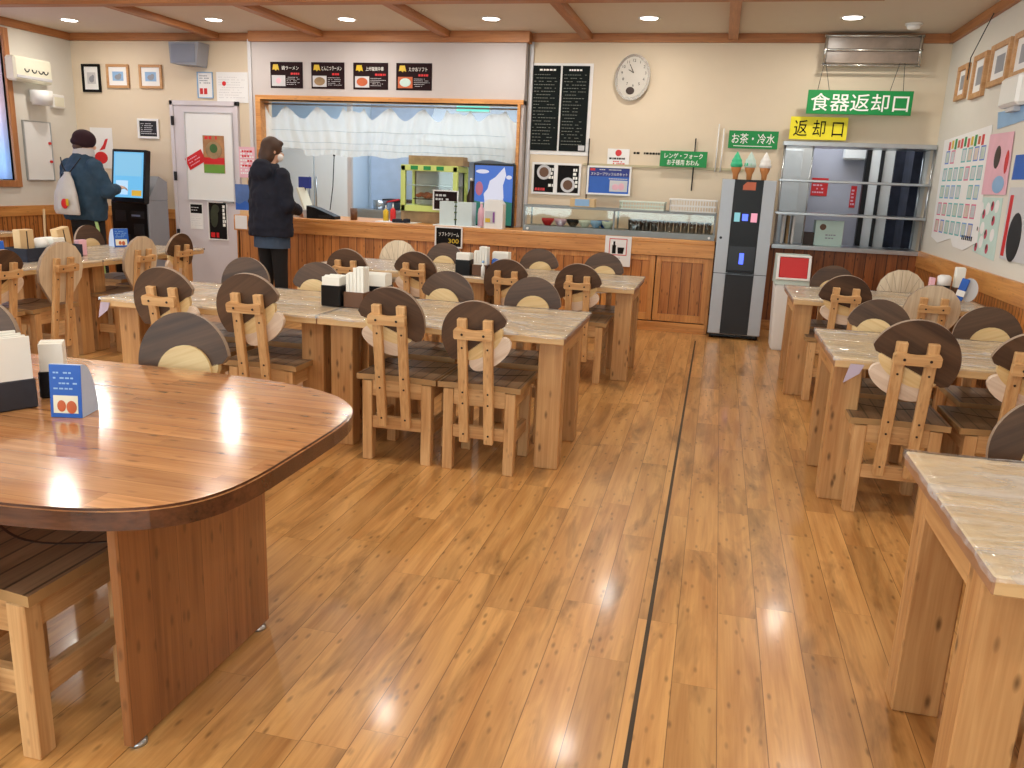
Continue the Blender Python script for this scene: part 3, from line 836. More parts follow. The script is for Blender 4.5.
for nm, a, l in (('hour_hand', R(150), .06), ('minute_hand', R(118), .09)):
    b = bmesh.new(); bx(b, 0, l, -.0575, -.0565, -.003, .003, 0, mat=Matrix.Translation((.01, 0, .04)) @ Matrix.Rotation(-a, 4, 'Y')); obj(nm, b, 'ink', t)

# small ramen posters right of the hatch
for nm, x0, x1, s in (('left', -1.89, -1.68, 3), ('right', -1.64, -1.42, 4)):
    t, w, h = panel('ramen_poster', 'small black noodle poster under the menu boards, %s one' % nm, 'poster', x0, x1, 1.255, 1.53, 8.594, 'ink', 'small black noodle posters', .003, 'paper', .022)
    b = bmesh.new(); lathe(b, [(.075, 0), (.075, .003)], 20, (-.0, -.0032, .08 if nm == 'right' else .2), 0, Matrix.Rotation(PI / 2, 4, 'X')); obj('bowl_picture', b, 'lgrey', t)
    b = bmesh.new(); lathe(b, [(.05, 0), (.05, .001)], 20, (-.0, -.0062, .08 if nm == 'right' else .2), 0, Matrix.Rotation(PI / 2, 4, 'X')); obj('soup_picture', b, 'brown', t)
    b = bmesh.new(); scribble(b, .05, .1, .05, .25, 5, -.0034, .7, 0, s); obj('white_writing', b, 'whiteink', t)
    if nm == 'left':
        b = bmesh.new(); scribble(b, -.09, .06, .01, .045, 1, -.0034, .8, 0, s); obj('red_writing', b, 'red', t)
# blue set poster
t, w, h = panel('blue_poster', 'blue poster with white heading above the display case', 'poster', -1.31, -.9, 1.27, 1.52, 8.56, 'blue', th=.003, frame='paper', fw=.018)
obj('dark_band', box(-w / 2, w / 2, -.0036, -.003, h - .085, h, bev=0), 'deepblue', t)
text('lettering', 'ストロープワッフルのセット', 'whiteink', t, (0, -.0042, h - .06), w=.37, h=.03)
b = bmesh.new(); scribble(b, -.1, .15, h - .028, h - .008, 1, -.0042, .5, 0, 5); scribble(b, .0, .19, h - .115, h - .095, 1, -.0042, .5, 0, 6); obj('small_writing', b, 'lgrey', t)
obj('photo_picture', box(.01, .19, -.0036, -.003, .02, .13, bev=0), 'lgrey', t)
b = bmesh.new(); ell(b, (.07, -.0036, .065), (.035, .001, .03)); ell(b, (.13, -.0036, .07), (.03, .001, .035)); obj('cake_picture', b, 'pink', t)
obj('red_tag', box(-w / 2 + .01, -w / 2 + .06, -.0044, -.0036, h - .03, h - .005, bev=0), 'red', t)
t, w, h = panel('disc_notice', 'small white notice with a red disc above the blue poster', 'notice', -1.14, -.92, 1.545, 1.71, 8.593, 'paper', th=.002)
b = bmesh.new(); lathe(b, [(.032, 0), (.032, .001)], 20, (0, -.0022, .125), 0, Matrix.Rotation(PI / 2, 4, 'X')); obj('red_disc', b, 'red', t)
b = bmesh.new(); scribble(b, -.09, .08, .055, .085, 1, -.0024, .6, 0, 2); obj('writing', b, 'ink', t)
b = bmesh.new(); scribble(b, -.05, .08, .01, .05, 2, -.0024, .6, 0, 3); obj('red_writing', b, 'red', t)
b = bmesh.new(); scribble(b, 0, .36, 0, .04, 1, 0, .5, 0, 9)
solo('paper_strip', b, 'ink', 'line of small black handwriting on the wall left of the cutlery sign', 'notice', (-.88, 8.597, 1.655))
# long thin shelf rail and rods
solo('wall_rail', box(-1.38, .2, 8.582, 8.6, 1.535, 1.56), plain('rail_paint', srgb(196, 184, 150), .5), 'pale horizontal shelf rail behind the green cutlery sign', 'shelf')
for x, z0, z1, m, lab in ((-1.33, 1.2, 1.8, 'charcoal', 'thin dark rod standing beside the blue poster'), (-.28, 1.33, 1.83, 'charcoal', 'thin dark rod behind the green cutlery sign'), (-.07, 1.52, 1.97, 'white', 'thin white rod left of the tea sign, nearer the cutlery sign'), (-.02, 1.52, 1.93, 'white', 'thin white rod next to the tea sign')):
    b = bmesh.new(); tube(b, [(0, 0, 0), (0, 0, z1 - z0)], .0065, 8); solo('sign_rod', b, m, lab, 'rod', (x, 8.572, z0))

# four dark food posters over the hatch
titles = ['鶏ラーメン', 'とんこつラーメン', '上州塩焼中華', 'たかおソフト']
desc = ['leftmost, white and pink dish', 'second from left, noodle bowl', 'third from left, reddish bowl', 'rightmost, upright cup picture']
for k, (x0, x1) in enumerate(((-4.81, -4.43), (-4.33, -3.95), (-3.85, -3.46), (-3.37, -2.98))):
    t, w, h = panel('food_poster', 'dark food poster above the kitchen hatch, ' + desc[k], 'poster', x0, x1, 2.22, 2.485, 8.468, 'maroon', 'dark food posters above the hatch', .003)
    b = bmesh.new(); o = [(-.165, .185), (-.155, .24), (-.1, .24), (-.085, .18), (-.11, .19), (-.125, .175), (-.14, .19)]; prism(b, o, -.0042, -.0032); obj('banner', b, 'gold', t)
    text('lettering', titles[k], 'whiteink', t, (.045, -.0042, .205), w=.2 if k != 1 else .23, h=.04)
    b = bmesh.new(); scribble(b, .05, .17, .13, .165, 1, -.004, .6, 0, k); obj('red_writing', b, 'red', t)
    obj('photo_picture', box(-.175, -.015, -.0036, -.003, .02, .13, bev=0), 'lgrey' if k < 3 else 'orange', t)
    b = bmesh.new(); ell(b, (-.095, -.0038, .075), (.062, .001, .042) if k else (.03, .001, .03)); obj('dish_picture', b, ['pink', 'wicker', 'orange', 'palemint'][k], t)
    b = bmesh.new(); scribble(b, .0, .17, .03, .12, 5, -.004, .25, 0, k + 11); obj('small_writing', b, 'lgrey', t)

# posters and frames around the door
for k, (x0, x1, z0, z1, m, fm, lab) in enumerate(((-7.26, -7.07, 2.18, 2.43, 'lgrey', 'ink', 'black-framed picture, first beside the left corner'), (-6.93, -6.69, 2.23, 2.43, 'skyblue', 'frame', 'light-wood framed picture in the middle of three on the back wall'), (-6.5, -6.26, 2.23, 2.43, 'skyblue', 'frame', 'light-wood framed picture, rightmost of three, left of the speaker'))):
    t, w, h = panel('framed_picture', lab, 'picture', x0, x1, z0, z1, 8.59, 'paper', 'framed pictures on the back wall', .004, fm, .028)
    b = bmesh.new(); bx(b, -w * .3, w * .3, -.005, -.004, h * .25, h * .75, 0); obj('print', b, m, t)
    b = bmesh.new(); ell(b, (0, -.0052, h * .45), (w * .18, .001, h * .14)); ell(b, (w * .1, -.0052, h * .55), (w * .1, .001, h * .1)); obj('drawing', b, 'grey', t)
t = thing('wall_speaker', 'grey box loudspeaker mounted high beside the ceiling trim', 'speaker', (-5.78, 8.6, 2.43))
b = bmesh.new(); prism(b, [(-.19, .02), (.13, .0), (.17, .24), (-.2, .24)], -.22, -.02); obj('cabinet', b, 'grey', t)
obj('grille', box(-.17, .12, -.228, -.221, .03, .22), plain('speaker_cloth', srgb(136, 142, 158), .9), t)
b = bmesh.new(); bx(b, -.05, .05, -.03, 0, .05, .2); obj('bracket', b, 'charcoal', t)
t, w, h = panel('price_notice', 'white notice with red figures above the door', 'notice', -5.78, -5.6, 2.12, 2.38, 8.595, 'paper', th=.003, frame='skyblue', fw=.008)
b = bmesh.new(); scribble(b, -.07, .07, .14, .24, 4, -.004, .4, 0, 1); obj('writing', b, 'grey', t)
b = bmesh.new(); scribble(b, -.07, .07, .02, .11, 1, -.004, .7, 0, 4); obj('red_writing', b, 'red', t)
t, w, h = panel('notice_sheet', 'large pale notice above the door, right of the red figures', 'notice', -5.55, -5.16, 2.07, 2.39, 8.595, 'paper', th=.002)
b = bmesh.new(); scribble(b, -.17, .16, .04, .28, 9, -.0024, .2, 0, 8); obj('writing', b, 'lgrey', t)
b = bmesh.new(); lathe(b, [(.025, 0), (.025, .001)], 14, (-.1, -.0026, .2), 0, Matrix.Rotation(PI / 2, 4, 'X')); obj('red_disc', b, 'red', t)
t, w, h = panel('dark_notice', 'slate-grey notice with white border between kiosk and door', 'notice', -6.57, -6.34, 1.68, 1.85, 8.595, 'charcoal', th=.003, frame='paper', fw=.025)
b = bmesh.new(); scribble(b, -.1, .1, .02, .15, 6, -.0034, .35, 0, 8); obj('writing', b, 'lgrey', t)
t, w, h = panel('door_whiteboard', 'white board fixed on the upper half of the door', 'whiteboard', -5.945, -5.36, 1.0, 1.95, 8.566, 'board', th=.01, frame='lgrey', fw=.012)
t, w, h = panel('ramen_poster', 'colourful noodle bowl poster on the door whiteboard', 'poster', -5.73, -5.46, 1.3, 1.71, 8.553, plain('poster_tan', srgb(206, 150, 96), .5, .4), th=.002)
obj('red_band', box(-.13, .13, -.0025, -.002, .1, .17, bev=0), 'red', t); obj('green_band', box(-.13, .13, -.0025, -.002, 0, .09, bev=0), plain('leaf_green', srgb(110, 160, 60), .5, .1), t)
b = bmesh.new(); ell(b, (0, -.003, .25), (.105, .001, .095)); obj('bowl_picture', b, 'wicker', t)
b = bmesh.new(); ell(b, (0, -.0045, .27), (.05, .001, .05)); obj('topping_picture', b, plain('leek_green', srgb(70, 120, 60), .5, .3), t)
b = bmesh.new(); scribble(b, -.11, .11, .36, .41, 1, -.0024, .7, 0, 8); obj('writing', b, 'red', t)
t = thing('red_card', 'tilted red card stuck left of the noodle poster on the door', 'card', (-5.835, 8.553, 1.44))
Mx = Matrix.Rotation(R(-28), 4, 'Y'); obj('sheet', bx(bmesh.new(), -.12, .12, -.002, 0, -.07, .07, 0, mat=Mx), 'red', t)
b = scribble(bmesh.new(), -.09, .09, -.05, .05, 3, -.0024, .3); b.transform(Mx); obj('writing', b, 'pink', t)
t, w, h = panel('door_notice', 'small white notice with black heading low on the door', 'notice', -5.95, -5.78, .66, .96, 8.566, 'paper', th=.002)
obj('black_heading', box(-.075, .075, -.0025, -.002, .18, .28, bev=0), 'ink', t)
b = scribble(bmesh.new(), -.065, .065, .2, .26, 2, -.0029, .3); obj('heading_writing', b, 'lgrey', t)
b = scribble(bmesh.new(), -.07, .07, .03, .16, 5, -.0024, .15); obj('writing', b, 'lgrey', t)
t, w, h = panel('black_poster', 'black poster with white and red writing low on the door', 'poster', -5.7, -5.47, .56, .97, 8.566, 'ink', th=.002, frame='paper', fw=.012)
b = bmesh.new(); scribble(b, .06, .1, .1, .39, 7, -.0024, .8); obj('white_writing', b, 'whiteink', t)
b = bmesh.new(); scribble(b, -.1, .05, .01, .08, 1, -.0024, .8); obj('red_writing', b, 'red', t)
b = bmesh.new(); ell(b, (-.05, -.0024, .25), (.05, .001, .12)); ell(b, (-.03, -.0024, .34), (.05, .001, .05)); obj('dim_picture', b, plain('olive', srgb(70, 76, 50), .6, .5), t)
t, w, h = panel('pink_poster', 'pink and white leaflet on a stick over the counter end, left of the woman', 'poster', -5.06, -4.87, 1.27, 1.59, 8.2, 'pink', th=.003)
b = scribble(bmesh.new(), -.08, .08, .03, .3, 8, -.0034, .5, 0, 3); obj('writing', b, 'paper', t)
b = scribble(bmesh.new(), -.06, .08, .1, .3, 4, -.004, .4, 0, 7); obj('dark_writing', b, 'red', t)
obj('stick', box(-.012, .0, 0, .01, -.385, 0, bev=0), 'ltwood', t)
t, w, h = panel('blue_leaflet', 'blue landscape leaflet on the counter end left of the woman', 'poster', -5.06, -4.88, .93, 1.2, 8.1, plain('leaflet_blue', srgb(92, 130, 200), .5, .3), th=.003)
obj('mountain_picture', prism(bmesh.new(), [(-.09, 0), (.09, 0), (.09, .06), (.03, .1), (-.04, .06), (-.09, .08)], -.004, -.0031), 'blue', t)
solo('leaflet_stand', box(-4.99, -4.86, 8.06, 8.24, .885, .93), 'ltwood', 'light wooden leaflet stand on the left end of the counter', 'stand')
b = box(-4.98, -4.84, 7.944, 7.948, .74, .88, bev=0); solo('notice_card', b, 'paper', 'small white card on the counter fascia left of the woman', 'notice')
# poster with red marks behind the man
t, w, h = panel('red_poster', 'pale poster with red shapes behind the man at the kiosk', 'poster', -7.25, -6.95, 1.3, 1.76, 8.595, 'paper', th=.002)
b = bmesh.new(); ell(b, (-.02, -.003, .12), (.09, .001, .07)); prism(b, [(-.04, .2), (.04, .22), (.09, .34), (.05, .33), (.02, .27)], -.0035, -.0025); obj('red_shape', b, 'red', t)
# counter cards
t, w, h = panel('price_card', 'black soft-serve price card with white border on the counter fascia', 'price card', -2.72, -2.46, .69, .87, 7.944, 'ink', th=.003, frame='paper', fw=.014)
text('lettering', 'ソフトクリーム', 'whiteink', t, (0, -.004, .12), w=.21, h=.04)
text('price', '300', 'gold', t, (.05, -.004, .055), w=.11, h=.045, bold=.01)
t, w, h = panel('no_food_notice', 'white notice with red-framed black bottle symbol on the counter front', 'notice', -1.02, -.77, .6, .885, 7.944, 'paper', th=.002)
b = bmesh.new(); 
for a in ((-.085, .085, .255, .262), (-.085, .085, .105, .112), (-.085, -.078, .105, .262), (.078, .085, .105, .262)): bx(b, a[0], a[1], -.003, -.002, a[2], a[3], 0)
obj('red_border', b, 'red', t)
b = bmesh.new(); bx(b, -.055, -.02, -.003, -.002, .12, .2, 0); bx(b, -.047, -.028, -.003, -.002, .2, .235, 0); prism(b, [(.0, .12), (.05, .12), (.06, .18), (-.005, .18)], -.003, -.002); obj('bottle_symbol', b, 'ink', t)
b = scribble(bmesh.new(), -.08, .08, .02, .09, 3, -.0024, .3); obj('writing', b, 'grey', t)

# left wall fittings
t = thing('air_conditioner', 'cream wall air conditioner high on the left wall', 'air conditioner', (XL, 7.88, 2.17))
obj('casing', box(0, .14, -.26, .26, 0, .25, bev=.02), 'cream', t)
obj('front_flap', box(.14, .147, -.24, .24, .03, .06), 'lgrey', t)
b = bmesh.new()
for y in (-.1, 0, .09, .16): tube(b, [(.143, y + .03 * math.cos(a), .13 + .03 * math.sin(a)) for a in [PI + PI * k / 6 for k in range(7)]], .006, 6)
obj('bird_mark', b, 'charcoal', t)
t = thing('wall_light', 'white half-shade lamp under the air conditioner', 'lamp', (XL, 7.98, 1.95))
b = bmesh.new(); lathe(b, [(.1, 0), (.115, .15)], 20); obj('shade', b, 'white', t, (.11, 0, 0)); obj('bracket', box(0, .03, -.05, .05, .03, .12), 'white', t)
t = thing('control_box', 'small white control box near the left corner of the room', 'box', (XL, 8.29, 1.94)); obj('case', box(0, .06, -.09, .09, 0, .15, bev=.01), 'white', t); obj('cover', box(.06, .065, -.07, .07, .02, .12), 'cream', t)
t = thing('whiteboard', 'plain whiteboard hanging on the left wall', 'whiteboard', (XL, 7.99, 1.15)); obj('board', box(.0, .02, -.2, .17, 0, .62), 'board', t)
b = bmesh.new(); bx(b, 0, .028, -.21, -.2, -.01, .63); bx(b, 0, .028, .17, .18, -.01, .63); bx(b, 0, .028, -.2, .17, -.01, 0); bx(b, 0, .028, -.2, .17, .62, .63); obj('frame', b, 'steel', t)
b = bmesh.new(); lathe(b, [(.015, 0), (.015, .02)], 10, (.02, .14, .2), 0, Matrix.Rotation(PI / 2, 4, 'Y')); lathe(b, [(.015, 0), (.015, .02)], 10, (.02, .14, .4), 0, Matrix.Rotation(PI / 2, 4, 'Y')); split(obj('magnet', b, 'red', t))
b = bmesh.new(); tube(b, [(0, 0, 0), (.0, .05, .85)], .012, 8); solo('wooden_pole', b, 'ltwood', 'pale thin wooden pole leaning by the left wainscot', 'pole', (-7.12, 7.6, 0))

# right wall: frames, lamp, drawings
for k, (y0, y1, z0, z1, lab) in enumerate(((7.86, 8.14, 2.18, 2.44, 'small light-wood frame on the right wall, farthest from camera'), (7.36, 7.68, 2.15, 2.46, 'narrow light-wood frame on the right wall, second from the corner'), (6.82, 7.24, 2.19, 2.47, 'light-wood frame on the right wall, third from the corner'), (6.28, 6.72, 2.19, 2.47, 'light-wood frame on the right wall, cut by the photo edge'))):
    t = thing('framed_picture', lab, 'picture', (XR, (y0 + y1) / 2, z0), 0, 'framed pictures on the right wall')
    d = (y1 - y0) / 2; h = z1 - z0
    obj('mount', box(-.012, -.004, -d, d, 0, h, bev=0), 'paper', t)
    b = bmesh.new(); f = .03; bx(b, -.03, 0, -d - .01, -d + f, -.01, h + .01); bx(b, -.03, 0, d - f, d + .01, -.01, h + .01); bx(b, -.03, 0, -d + f, d - f, -.01, f); bx(b, -.03, 0, -d + f, d - f, h - f, h + .01); obj('frame', b, 'frame', t)
    obj('print', box(-.0135, -.012, -d * .45, d * .45, h * .28, h * .72, bev=0), 'grey', t)
b = bmesh.new(); tube(b, [(0, 7.75, 2.47), (0, 7.3, 2.72)], .004, 6); tube(b, [(0, 7.75, 2.47), (0, 7.75, 2.3)], .004, 6)
solo('picture_cord', b, 'charcoal', 'thin dark cord from the ceiling trim down to the wall frames', 'cord', (XR - .04, 0, 0))
t = thing('wall_light', 'white box lamp on the right wall at the photo edge', 'lamp', (XR, 6.5, 1.98)); obj('shade', box(-.08, 0, -.2, .18, 0, .2, bev=.02), 'white', t); obj('base', box(-.05, 0, -.08, .08, -.03, 0), 'lgrey', t)
rd = random.Random(4)
sheet_n = 0
def wall_sheet(name, label, pts, mat, cat='poster'):
    global sheet_n
    sheet_n += 1
    t = thing(name, label, cat, (XR - .0008 - .0026 * (sheet_n % 3), 0, 0)); b = bmesh.new()
    prism(b, pts, -.002, 0, plane='yz'); obj('sheet', b, mat, t); return t
t = wall_sheet('drawings_poster', 'big white sheet of many small framed drawings with rainbow heading', [(8.25, 1.02), (8.32, 1.86), (6.98, 1.9), (6.86, 1.05), (7.2, .97), (7.5, .98), (7.6, 1.04), (8.0, .98)], 'paper')
b = bmesh.new(); cols = ['red', 'orange', 'gold', 'green', 'blue', 'pink', 'mint']
groups = {c: bmesh.new() for c in ('blue', 'pink', 'mint', 'skyblue')}
bcol = dict(blue=plain('crayon_blue', srgb(96, 132, 214), .7), pink=plain('crayon_pink', srgb(222, 112, 150), .7), mint=plain('crayon_teal', srgb(96, 186, 190), .7), skyblue=plain('crayon_sky', srgb(120, 170, 226), .7))
fills = [(bmesh.new(), plain('pale_drawing_%d' % k_, c_, .7, .25)) for k_, c_ in enumerate((srgb(226, 234, 240), srgb(240, 226, 214), srgb(222, 236, 226)))]
for r_ in range(5):
    z = 1.66 - r_ * .145
    for c_ in range(7):
        y = 8.12 - c_ * .17
        if rd.random() < .12: continue
        g = groups[rd.choice(list(groups))]
        bx(rd.choice(fills)[0], -.0026, -.0021, y - .055, y + .055, z - .005, z + .095, 0)
        f = .008
        for a in ((y - .06, y + .06, z + .09, z + .1), (y - .06, y + .06, z - .01, z), (y - .06, y - .052, z, z + .09), (y + .052, y + .06, z, z + .09)): bx(g, -.0032, -.0022, a[0], a[1], a[2], a[3], 0)
for c_, g in groups.items(): obj('drawing_border', g, bcol[c_], t)
for g, m_ in fills: obj('drawing', g, m_, t)
for k in range(11):
    b = box(-.0035, -.0022, 8.1 - k * .095 - .03, 8.1 - k * .095 + .03, 1.765 + (k % 2) * .01, 1.835 + (k % 3) * .008, bev=0); obj('heading_letter', b, ['red', 'gold', 'green', 'orange', 'red', 'green'][k % 6], t)
b = scribble(bmesh.new(), 0, .01, 0, .01, 1, 0); b.free()
b = bmesh.new()
for k in range(6): bx(b, -.0035, -.0022, 7.25 - k * .05, 7.28 - k * .05, 1.05, 1.085, 0)
obj('foot_writing', b, 'ink', t)
t = wall_sheet('pink_drawing', 'pink paper with dark animal drawing on the right wall', [(6.95, 1.4), (6.98, 1.83), (6.45, 1.82), (6.4, 1.4)], 'pink')
b = bmesh.new(); ell(b, (-.003, 6.72, 1.66), (.001, .07, .08)); obj('drawing', b, 'dkbrown', t)
b = bmesh.new(); ell(b, (-.003, 6.6, 1.47), (.001, .13, .06)); obj('blue_drawing', b, 'skyblue', t)
b = bmesh.new(); ell(b, (-.003, 6.5, 1.62), (.001, .04, .08)); obj('red_drawing', b, 'red', t)
t = wall_sheet('mint_drawing', 'mint paper with pink and black figures under the pink drawing', [(6.95, .98), (7.0, 1.38), (6.46, 1.38), (6.42, .95)], 'palemint')
b = bmesh.new(); b2 = bmesh.new()
for y, z in ((6.65, 1.32), (6.82, 1.26), (6.58, 1.22), (6.9, 1.14), (6.7, 1.12), (6.88, 1.02), (6.62, 1.02)):
    ell(b, (-.003, y, z), (.001, .034, .035)); ell(b2, (-.0042, y + .008, z + .01), (.001, .016, .018))
b3 = bmesh.new()
for y, z in ((6.75, 1.3), (6.55, 1.12), (6.8, 1.16), (6.78, 1.06), (6.55, 1.32), (6.9, 1.3)): ell(b3, (-.0028, y, z), (.0006, .05, .045))
obj('white_figure', b3, 'paper', t)
obj('pink_figure', b, plain('deep_pink', srgb(214, 84, 110), .6, .2), t); obj('dark_figure', b2, 'dkbrown', t)
t = wall_sheet('blue_drawing', 'pale blue cut paper above the pink drawing', [(6.85, 1.86), (6.9, 1.98), (6.6, 1.97), (6.3, 2.03), (6.3, 1.88)], 'skyblue')
t = wall_sheet('dark_picture', 'picture of a dark animal at the right photo edge', [(6.3, .98), (6.33, 1.45), (5.6, 1.45), (5.6, .98)], 'lgrey')
b = bmesh.new(); ell(b, (-.003, 6.08, 1.13), (.001, .13, .16)); obj('dark_animal', b, 'charcoal', t); b = bmesh.new(); bx(b, -.004, -.002, 6.22, 6.28, 1.0, 1.4, 0); obj('red_line', b, 'red', t)
t = wall_sheet('blue_card', 'strong blue card at the right photo edge', [(6.35, 1.5), (6.35, 1.66), (5.8, 1.66), (5.8, 1.5)], 'blue')

# ------------------------------------------------------------------ return hatch shelving
t = thing('return_shelf', 'stainless steel three-tier dish return shelf in the wall opening', 'shelf', (.55, 8.55, .84))
b = bmesh.new()
for x in (0.01, .27, 1.33):
    tube(b, [(x, 0, 0), (x, 0, .98)], .011 if x != .27 else .007, 10)
for x in (0.01, 1.33): tube(b, [(x, .4, 0), (x, .4, .98)], .011, 10)
split(obj('post', b, 'steel', t))
for z in (.0, .32, .63, .97):
    th = .04 if z in (0, .97) else .022
    obj('shelf', box(-.01, 1.34, -.03, .42, z - th / 2, z + th / 2), 'steel', t)
# things in the hatch
K = [
 ('cabinet', 'tall white cabinet seen at the left of the return hatch', .62, .95, 9.2, 9.6, 0, 1.82, 'white'),
 ('door', 'bright white door edge seen through the return hatch', 1.5, 1.58, 9.4, 9.74, 0, 2.2, 'white'),
]
t = thing('tall_cabinet', 'tall white cabinet behind the left of the return shelf', 'cabinet', (.74, 9.3, 0)); obj('body', box(-.2, .14, -.05, .35, 0, 1.9), 'white', t); obj('door_panel', box(-.19, .05, -.065, -.05, .05, 1.78), 'board', t)
t = thing('dark_post', 'black and white door post behind the return shelf', 'post', (1.5, 9.5, 0)); obj('dark_side', box(-.06, -.01, -.04, .04, 0, 2.3), 'black', t); obj('bright_side', box(-.01, .08, -.03, .04, 0, 2.3), 'board', t); obj('right_edge', box(.08, .115, -.04, .04, 0, 2.3), 'charcoal', t)
solo('hanging_cloth', box(1.8, 1.888, 9.0, 9.4, .4, 1.9), 'darkcloth', 'dark patterned cloth hanging at the right of the return hatch', 'cloth')
solo('cloth_panel', box(1.72, 1.86, 9.45, 9.5, .4, 1.9), 'darkcloth', 'dark patterned panel beyond the return shelf at its right side', 'cloth')
t = thing('wall_strip', 'narrow white panel between dark post and dark cloth behind the return shelf', 'panel', (1.66, 9.5, 0)); obj('sheet', box(-.04, .06, -.01, .02, 0, 2.3), 'white', t); 
t, w, h = panel('red_notice', 'square red notice on the grey wall behind the return shelf', 'notice', .96, 1.13, 1.33, 1.52, 9.749, 'red', th=.003); obj('writing', scribble(bmesh.new(), -.07, .07, .02, .17, 4, -.0034, .4), 'pink', t)
t, w, h = panel('red_label', 'narrow upright red label behind the return shelf', 'notice', 1.37, 1.43, 1.22, 1.45, 9.749, 'red', th=.003); obj('writing', scribble(bmesh.new(), -.02, .02, .02, .2, 5, -.0034, .5), 'pink', t)
t = thing('paper_dispenser', 'white paper towel dispenser on the wall behind the return shelf', 'dispenser', (1.36, 9.75, 1.72)); obj('case', box(-.12, .12, -.12, 0, 0, .28, bev=.015), 'white', t); obj('slot', box(-.09, .09, -.1, -.02, -.01, 0), 'grey', t)
t = thing('carton', 'pale green carton on the bottom level of the return shelf', 'box', (1.07, 8.75, .86)); obj('box', box(-.13, .13, -.08, .1, 0, .24), 'palemint', t)
b = bmesh.new(); ell(b, (-.06, -.081, .18), (.03, .001, .03)); obj('print', b, 'brown', t)
b = scribble(bmesh.new(), -.03, .1, .06, .12, 2, -.0815, .4); obj('writing', b, 'grey', t)
obj('flap', bx(bmesh.new(), -.13, .13, -.1, -.02, .238, .243, 0, mat=Matrix.Translation((0, 0, 0))), 'palemint', t)
solo('dark_box', box(.84, .94, 8.7, 8.85, .862, .98), 'dkbrown', 'small dark brown box left of the pale green carton', 'box')
t = thing('tray', 'tan and white trays standing at the left of the return shelf', 'tray', (.68, 8.75, .862)); 
for k, m in enumerate(('white', 'wicker', 'white')): obj('tray_sheet', bx(bmesh.new(), -.06 + k * .05, -.035 + k * .05, -.1, .1, 0, .27, .004), m, t)

# ------------------------------------------------------------------ water dispenser, bin, cones
t = thing('water_dispenser', 'tall silver and black drinks dispenser at the right end of the counter', 'dispenser', (.245, 7.85, 0))
b = bmesh.new(); bx(b, -.235, .235, 0.01, .5, .04, 1.45, .006); obj('cabinet', b, 'silver', t)
for x0, x1 in ((-.235, -.125), (.125, .235)): obj('side_strip', box(x0, x1, -.012, .01, .05, 1.45), 'silver', t)
obj('upper_panel', box(-.125, .125, -.01, .01, .62, 1.45), 'black', t); obj('lower_panel', box(-.125, .125, -.014, .01, .05, .6), 'charcoal', t)
obj('dispensing_recess', box(-.115, .115, -.011, -.008, .63, .86), plain('recess_dark', srgb(10, 10, 20), .3), t)
obj('drip_tray', box(-.11, .11, -.05, -.008, .62, .64), 'black', t)
b = bmesh.new(); bx(b, -.03, .02, -.014, -.01, 1.09, 1.15); bx(b, -.02, .02, -.014, -.01, .7, .8); split(obj('blue_button', b, 'led', t))
b = bmesh.new(); bx(b, .045, .1, -.014, -.01, 1.08, 1.16); obj('red_button', b, 'ledr', t)
b = bmesh.new(); bx(b, -.1, -.05, -.014, -.01, 1.08, 1.16); obj('mint_button', b, glow('mint_led', (.3, .7, .75, 1), .8), t)
b = bmesh.new(); o = [(-.05, 1.36), (.06, 1.36), (.06, 1.43), (-.02, 1.43), (-.05, 1.4)]; prism(b, o, -.013, -.0101); obj('orange_sticker', b, plain('sticker_orange', srgb(226, 120, 84), .5, .2), t)
obj('seam', box(-.236, .236, -.013, .3, .607, .612, bev=0), 'black', t)
b = bmesh.new(); lathe(b, [(.012, 0), (.012, .004)], 12, (-.2, -.012, .93), 0, Matrix.Rotation(PI / 2, 4, 'X')); obj('lock', b, 'charcoal', t)
b = bmesh.new()
for x in (-.2, .2):
    for y in (.05, .45): lathe(b, [(.02, 0), (.02, .04)], 10, (x, y, 0))
split(obj('foot', b, 'black', t))
obj('plinth', box(-.21, .21, .03, .48, .015, .045), 'black', t)
for k, (x, m, lab) in enumerate(((.12, 'mint', 'green soft-serve cone model, left of three on the dispenser'), (.24, 'palemint', 'two-tone soft-serve cone model, middle of three on the dispenser'), (.37, 'white', 'white soft-serve cone model, right of three on the dispenser'))):
    t = thing('soft_serve_cone', lab, 'ice cream model', (x, 7.95, 1.45), 0, 'soft-serve cone models')
    b = bmesh.new(); lathe(b, [(.022, 0), (.026, .05), (.04, .08), (.045, .105), (.04, .11)], 18); obj('cone', b, 'cone', t)
    b = bmesh.new(); lathe(b, [(.042, .105), (.054, .12), (.05, .145), (.044, .15), (.046, .165), (.036, .185), (.03, .19), (.028, .2), (.014, .225), (.003, .245)], 18); obj('swirl', b, m, t)
    if k == 1:
        b = bmesh.new(); lathe(b, [(.043, .118), (.0545, .121), (.051, .143), (.045, .149)], 9); bmesh.ops.delete(b, geom=[v for v in b.verts if v.co.x > .01], context='VERTS'); obj('green_swirl', b, 'mint', t, (-.002, 0, 0))
t = thing('rubbish_bin', 'white plastic bin with red swing flap beside the dispenser', 'bin', (.675, 7.62, 0))
b = bmesh.new()
def frustum(b, w0, d0, w1, d1, z0, z1, mi=0):
    t_ = bmesh.new(); a = [t_.verts.new((sx * w0, sy * d0, z0)) for sx, sy in ((-1, -1), (1, -1), (1, 1), (-1, 1))]; c = [t_.verts.new((sx * w1, sy * d1, z1)) for sx, sy in ((-1, -1), (1, -1), (1, 1), (-1, 1))]
    t_.faces.new(a[::-1]); t_.faces.new(c)
    for i_ in range(4): t_.faces.new((a[i_], a[(i_ + 1) % 4], c[(i_ + 1) % 4], c[i_]))
    bmesh.ops.bevel(t_, geom=t_.edges[:], offset=.012, segments=2, affect='EDGES'); return merge(b, t_, None, mi)
frustum(b, .115, .15, .135, .17, 0, .58); obj('body', b, 'white', t)
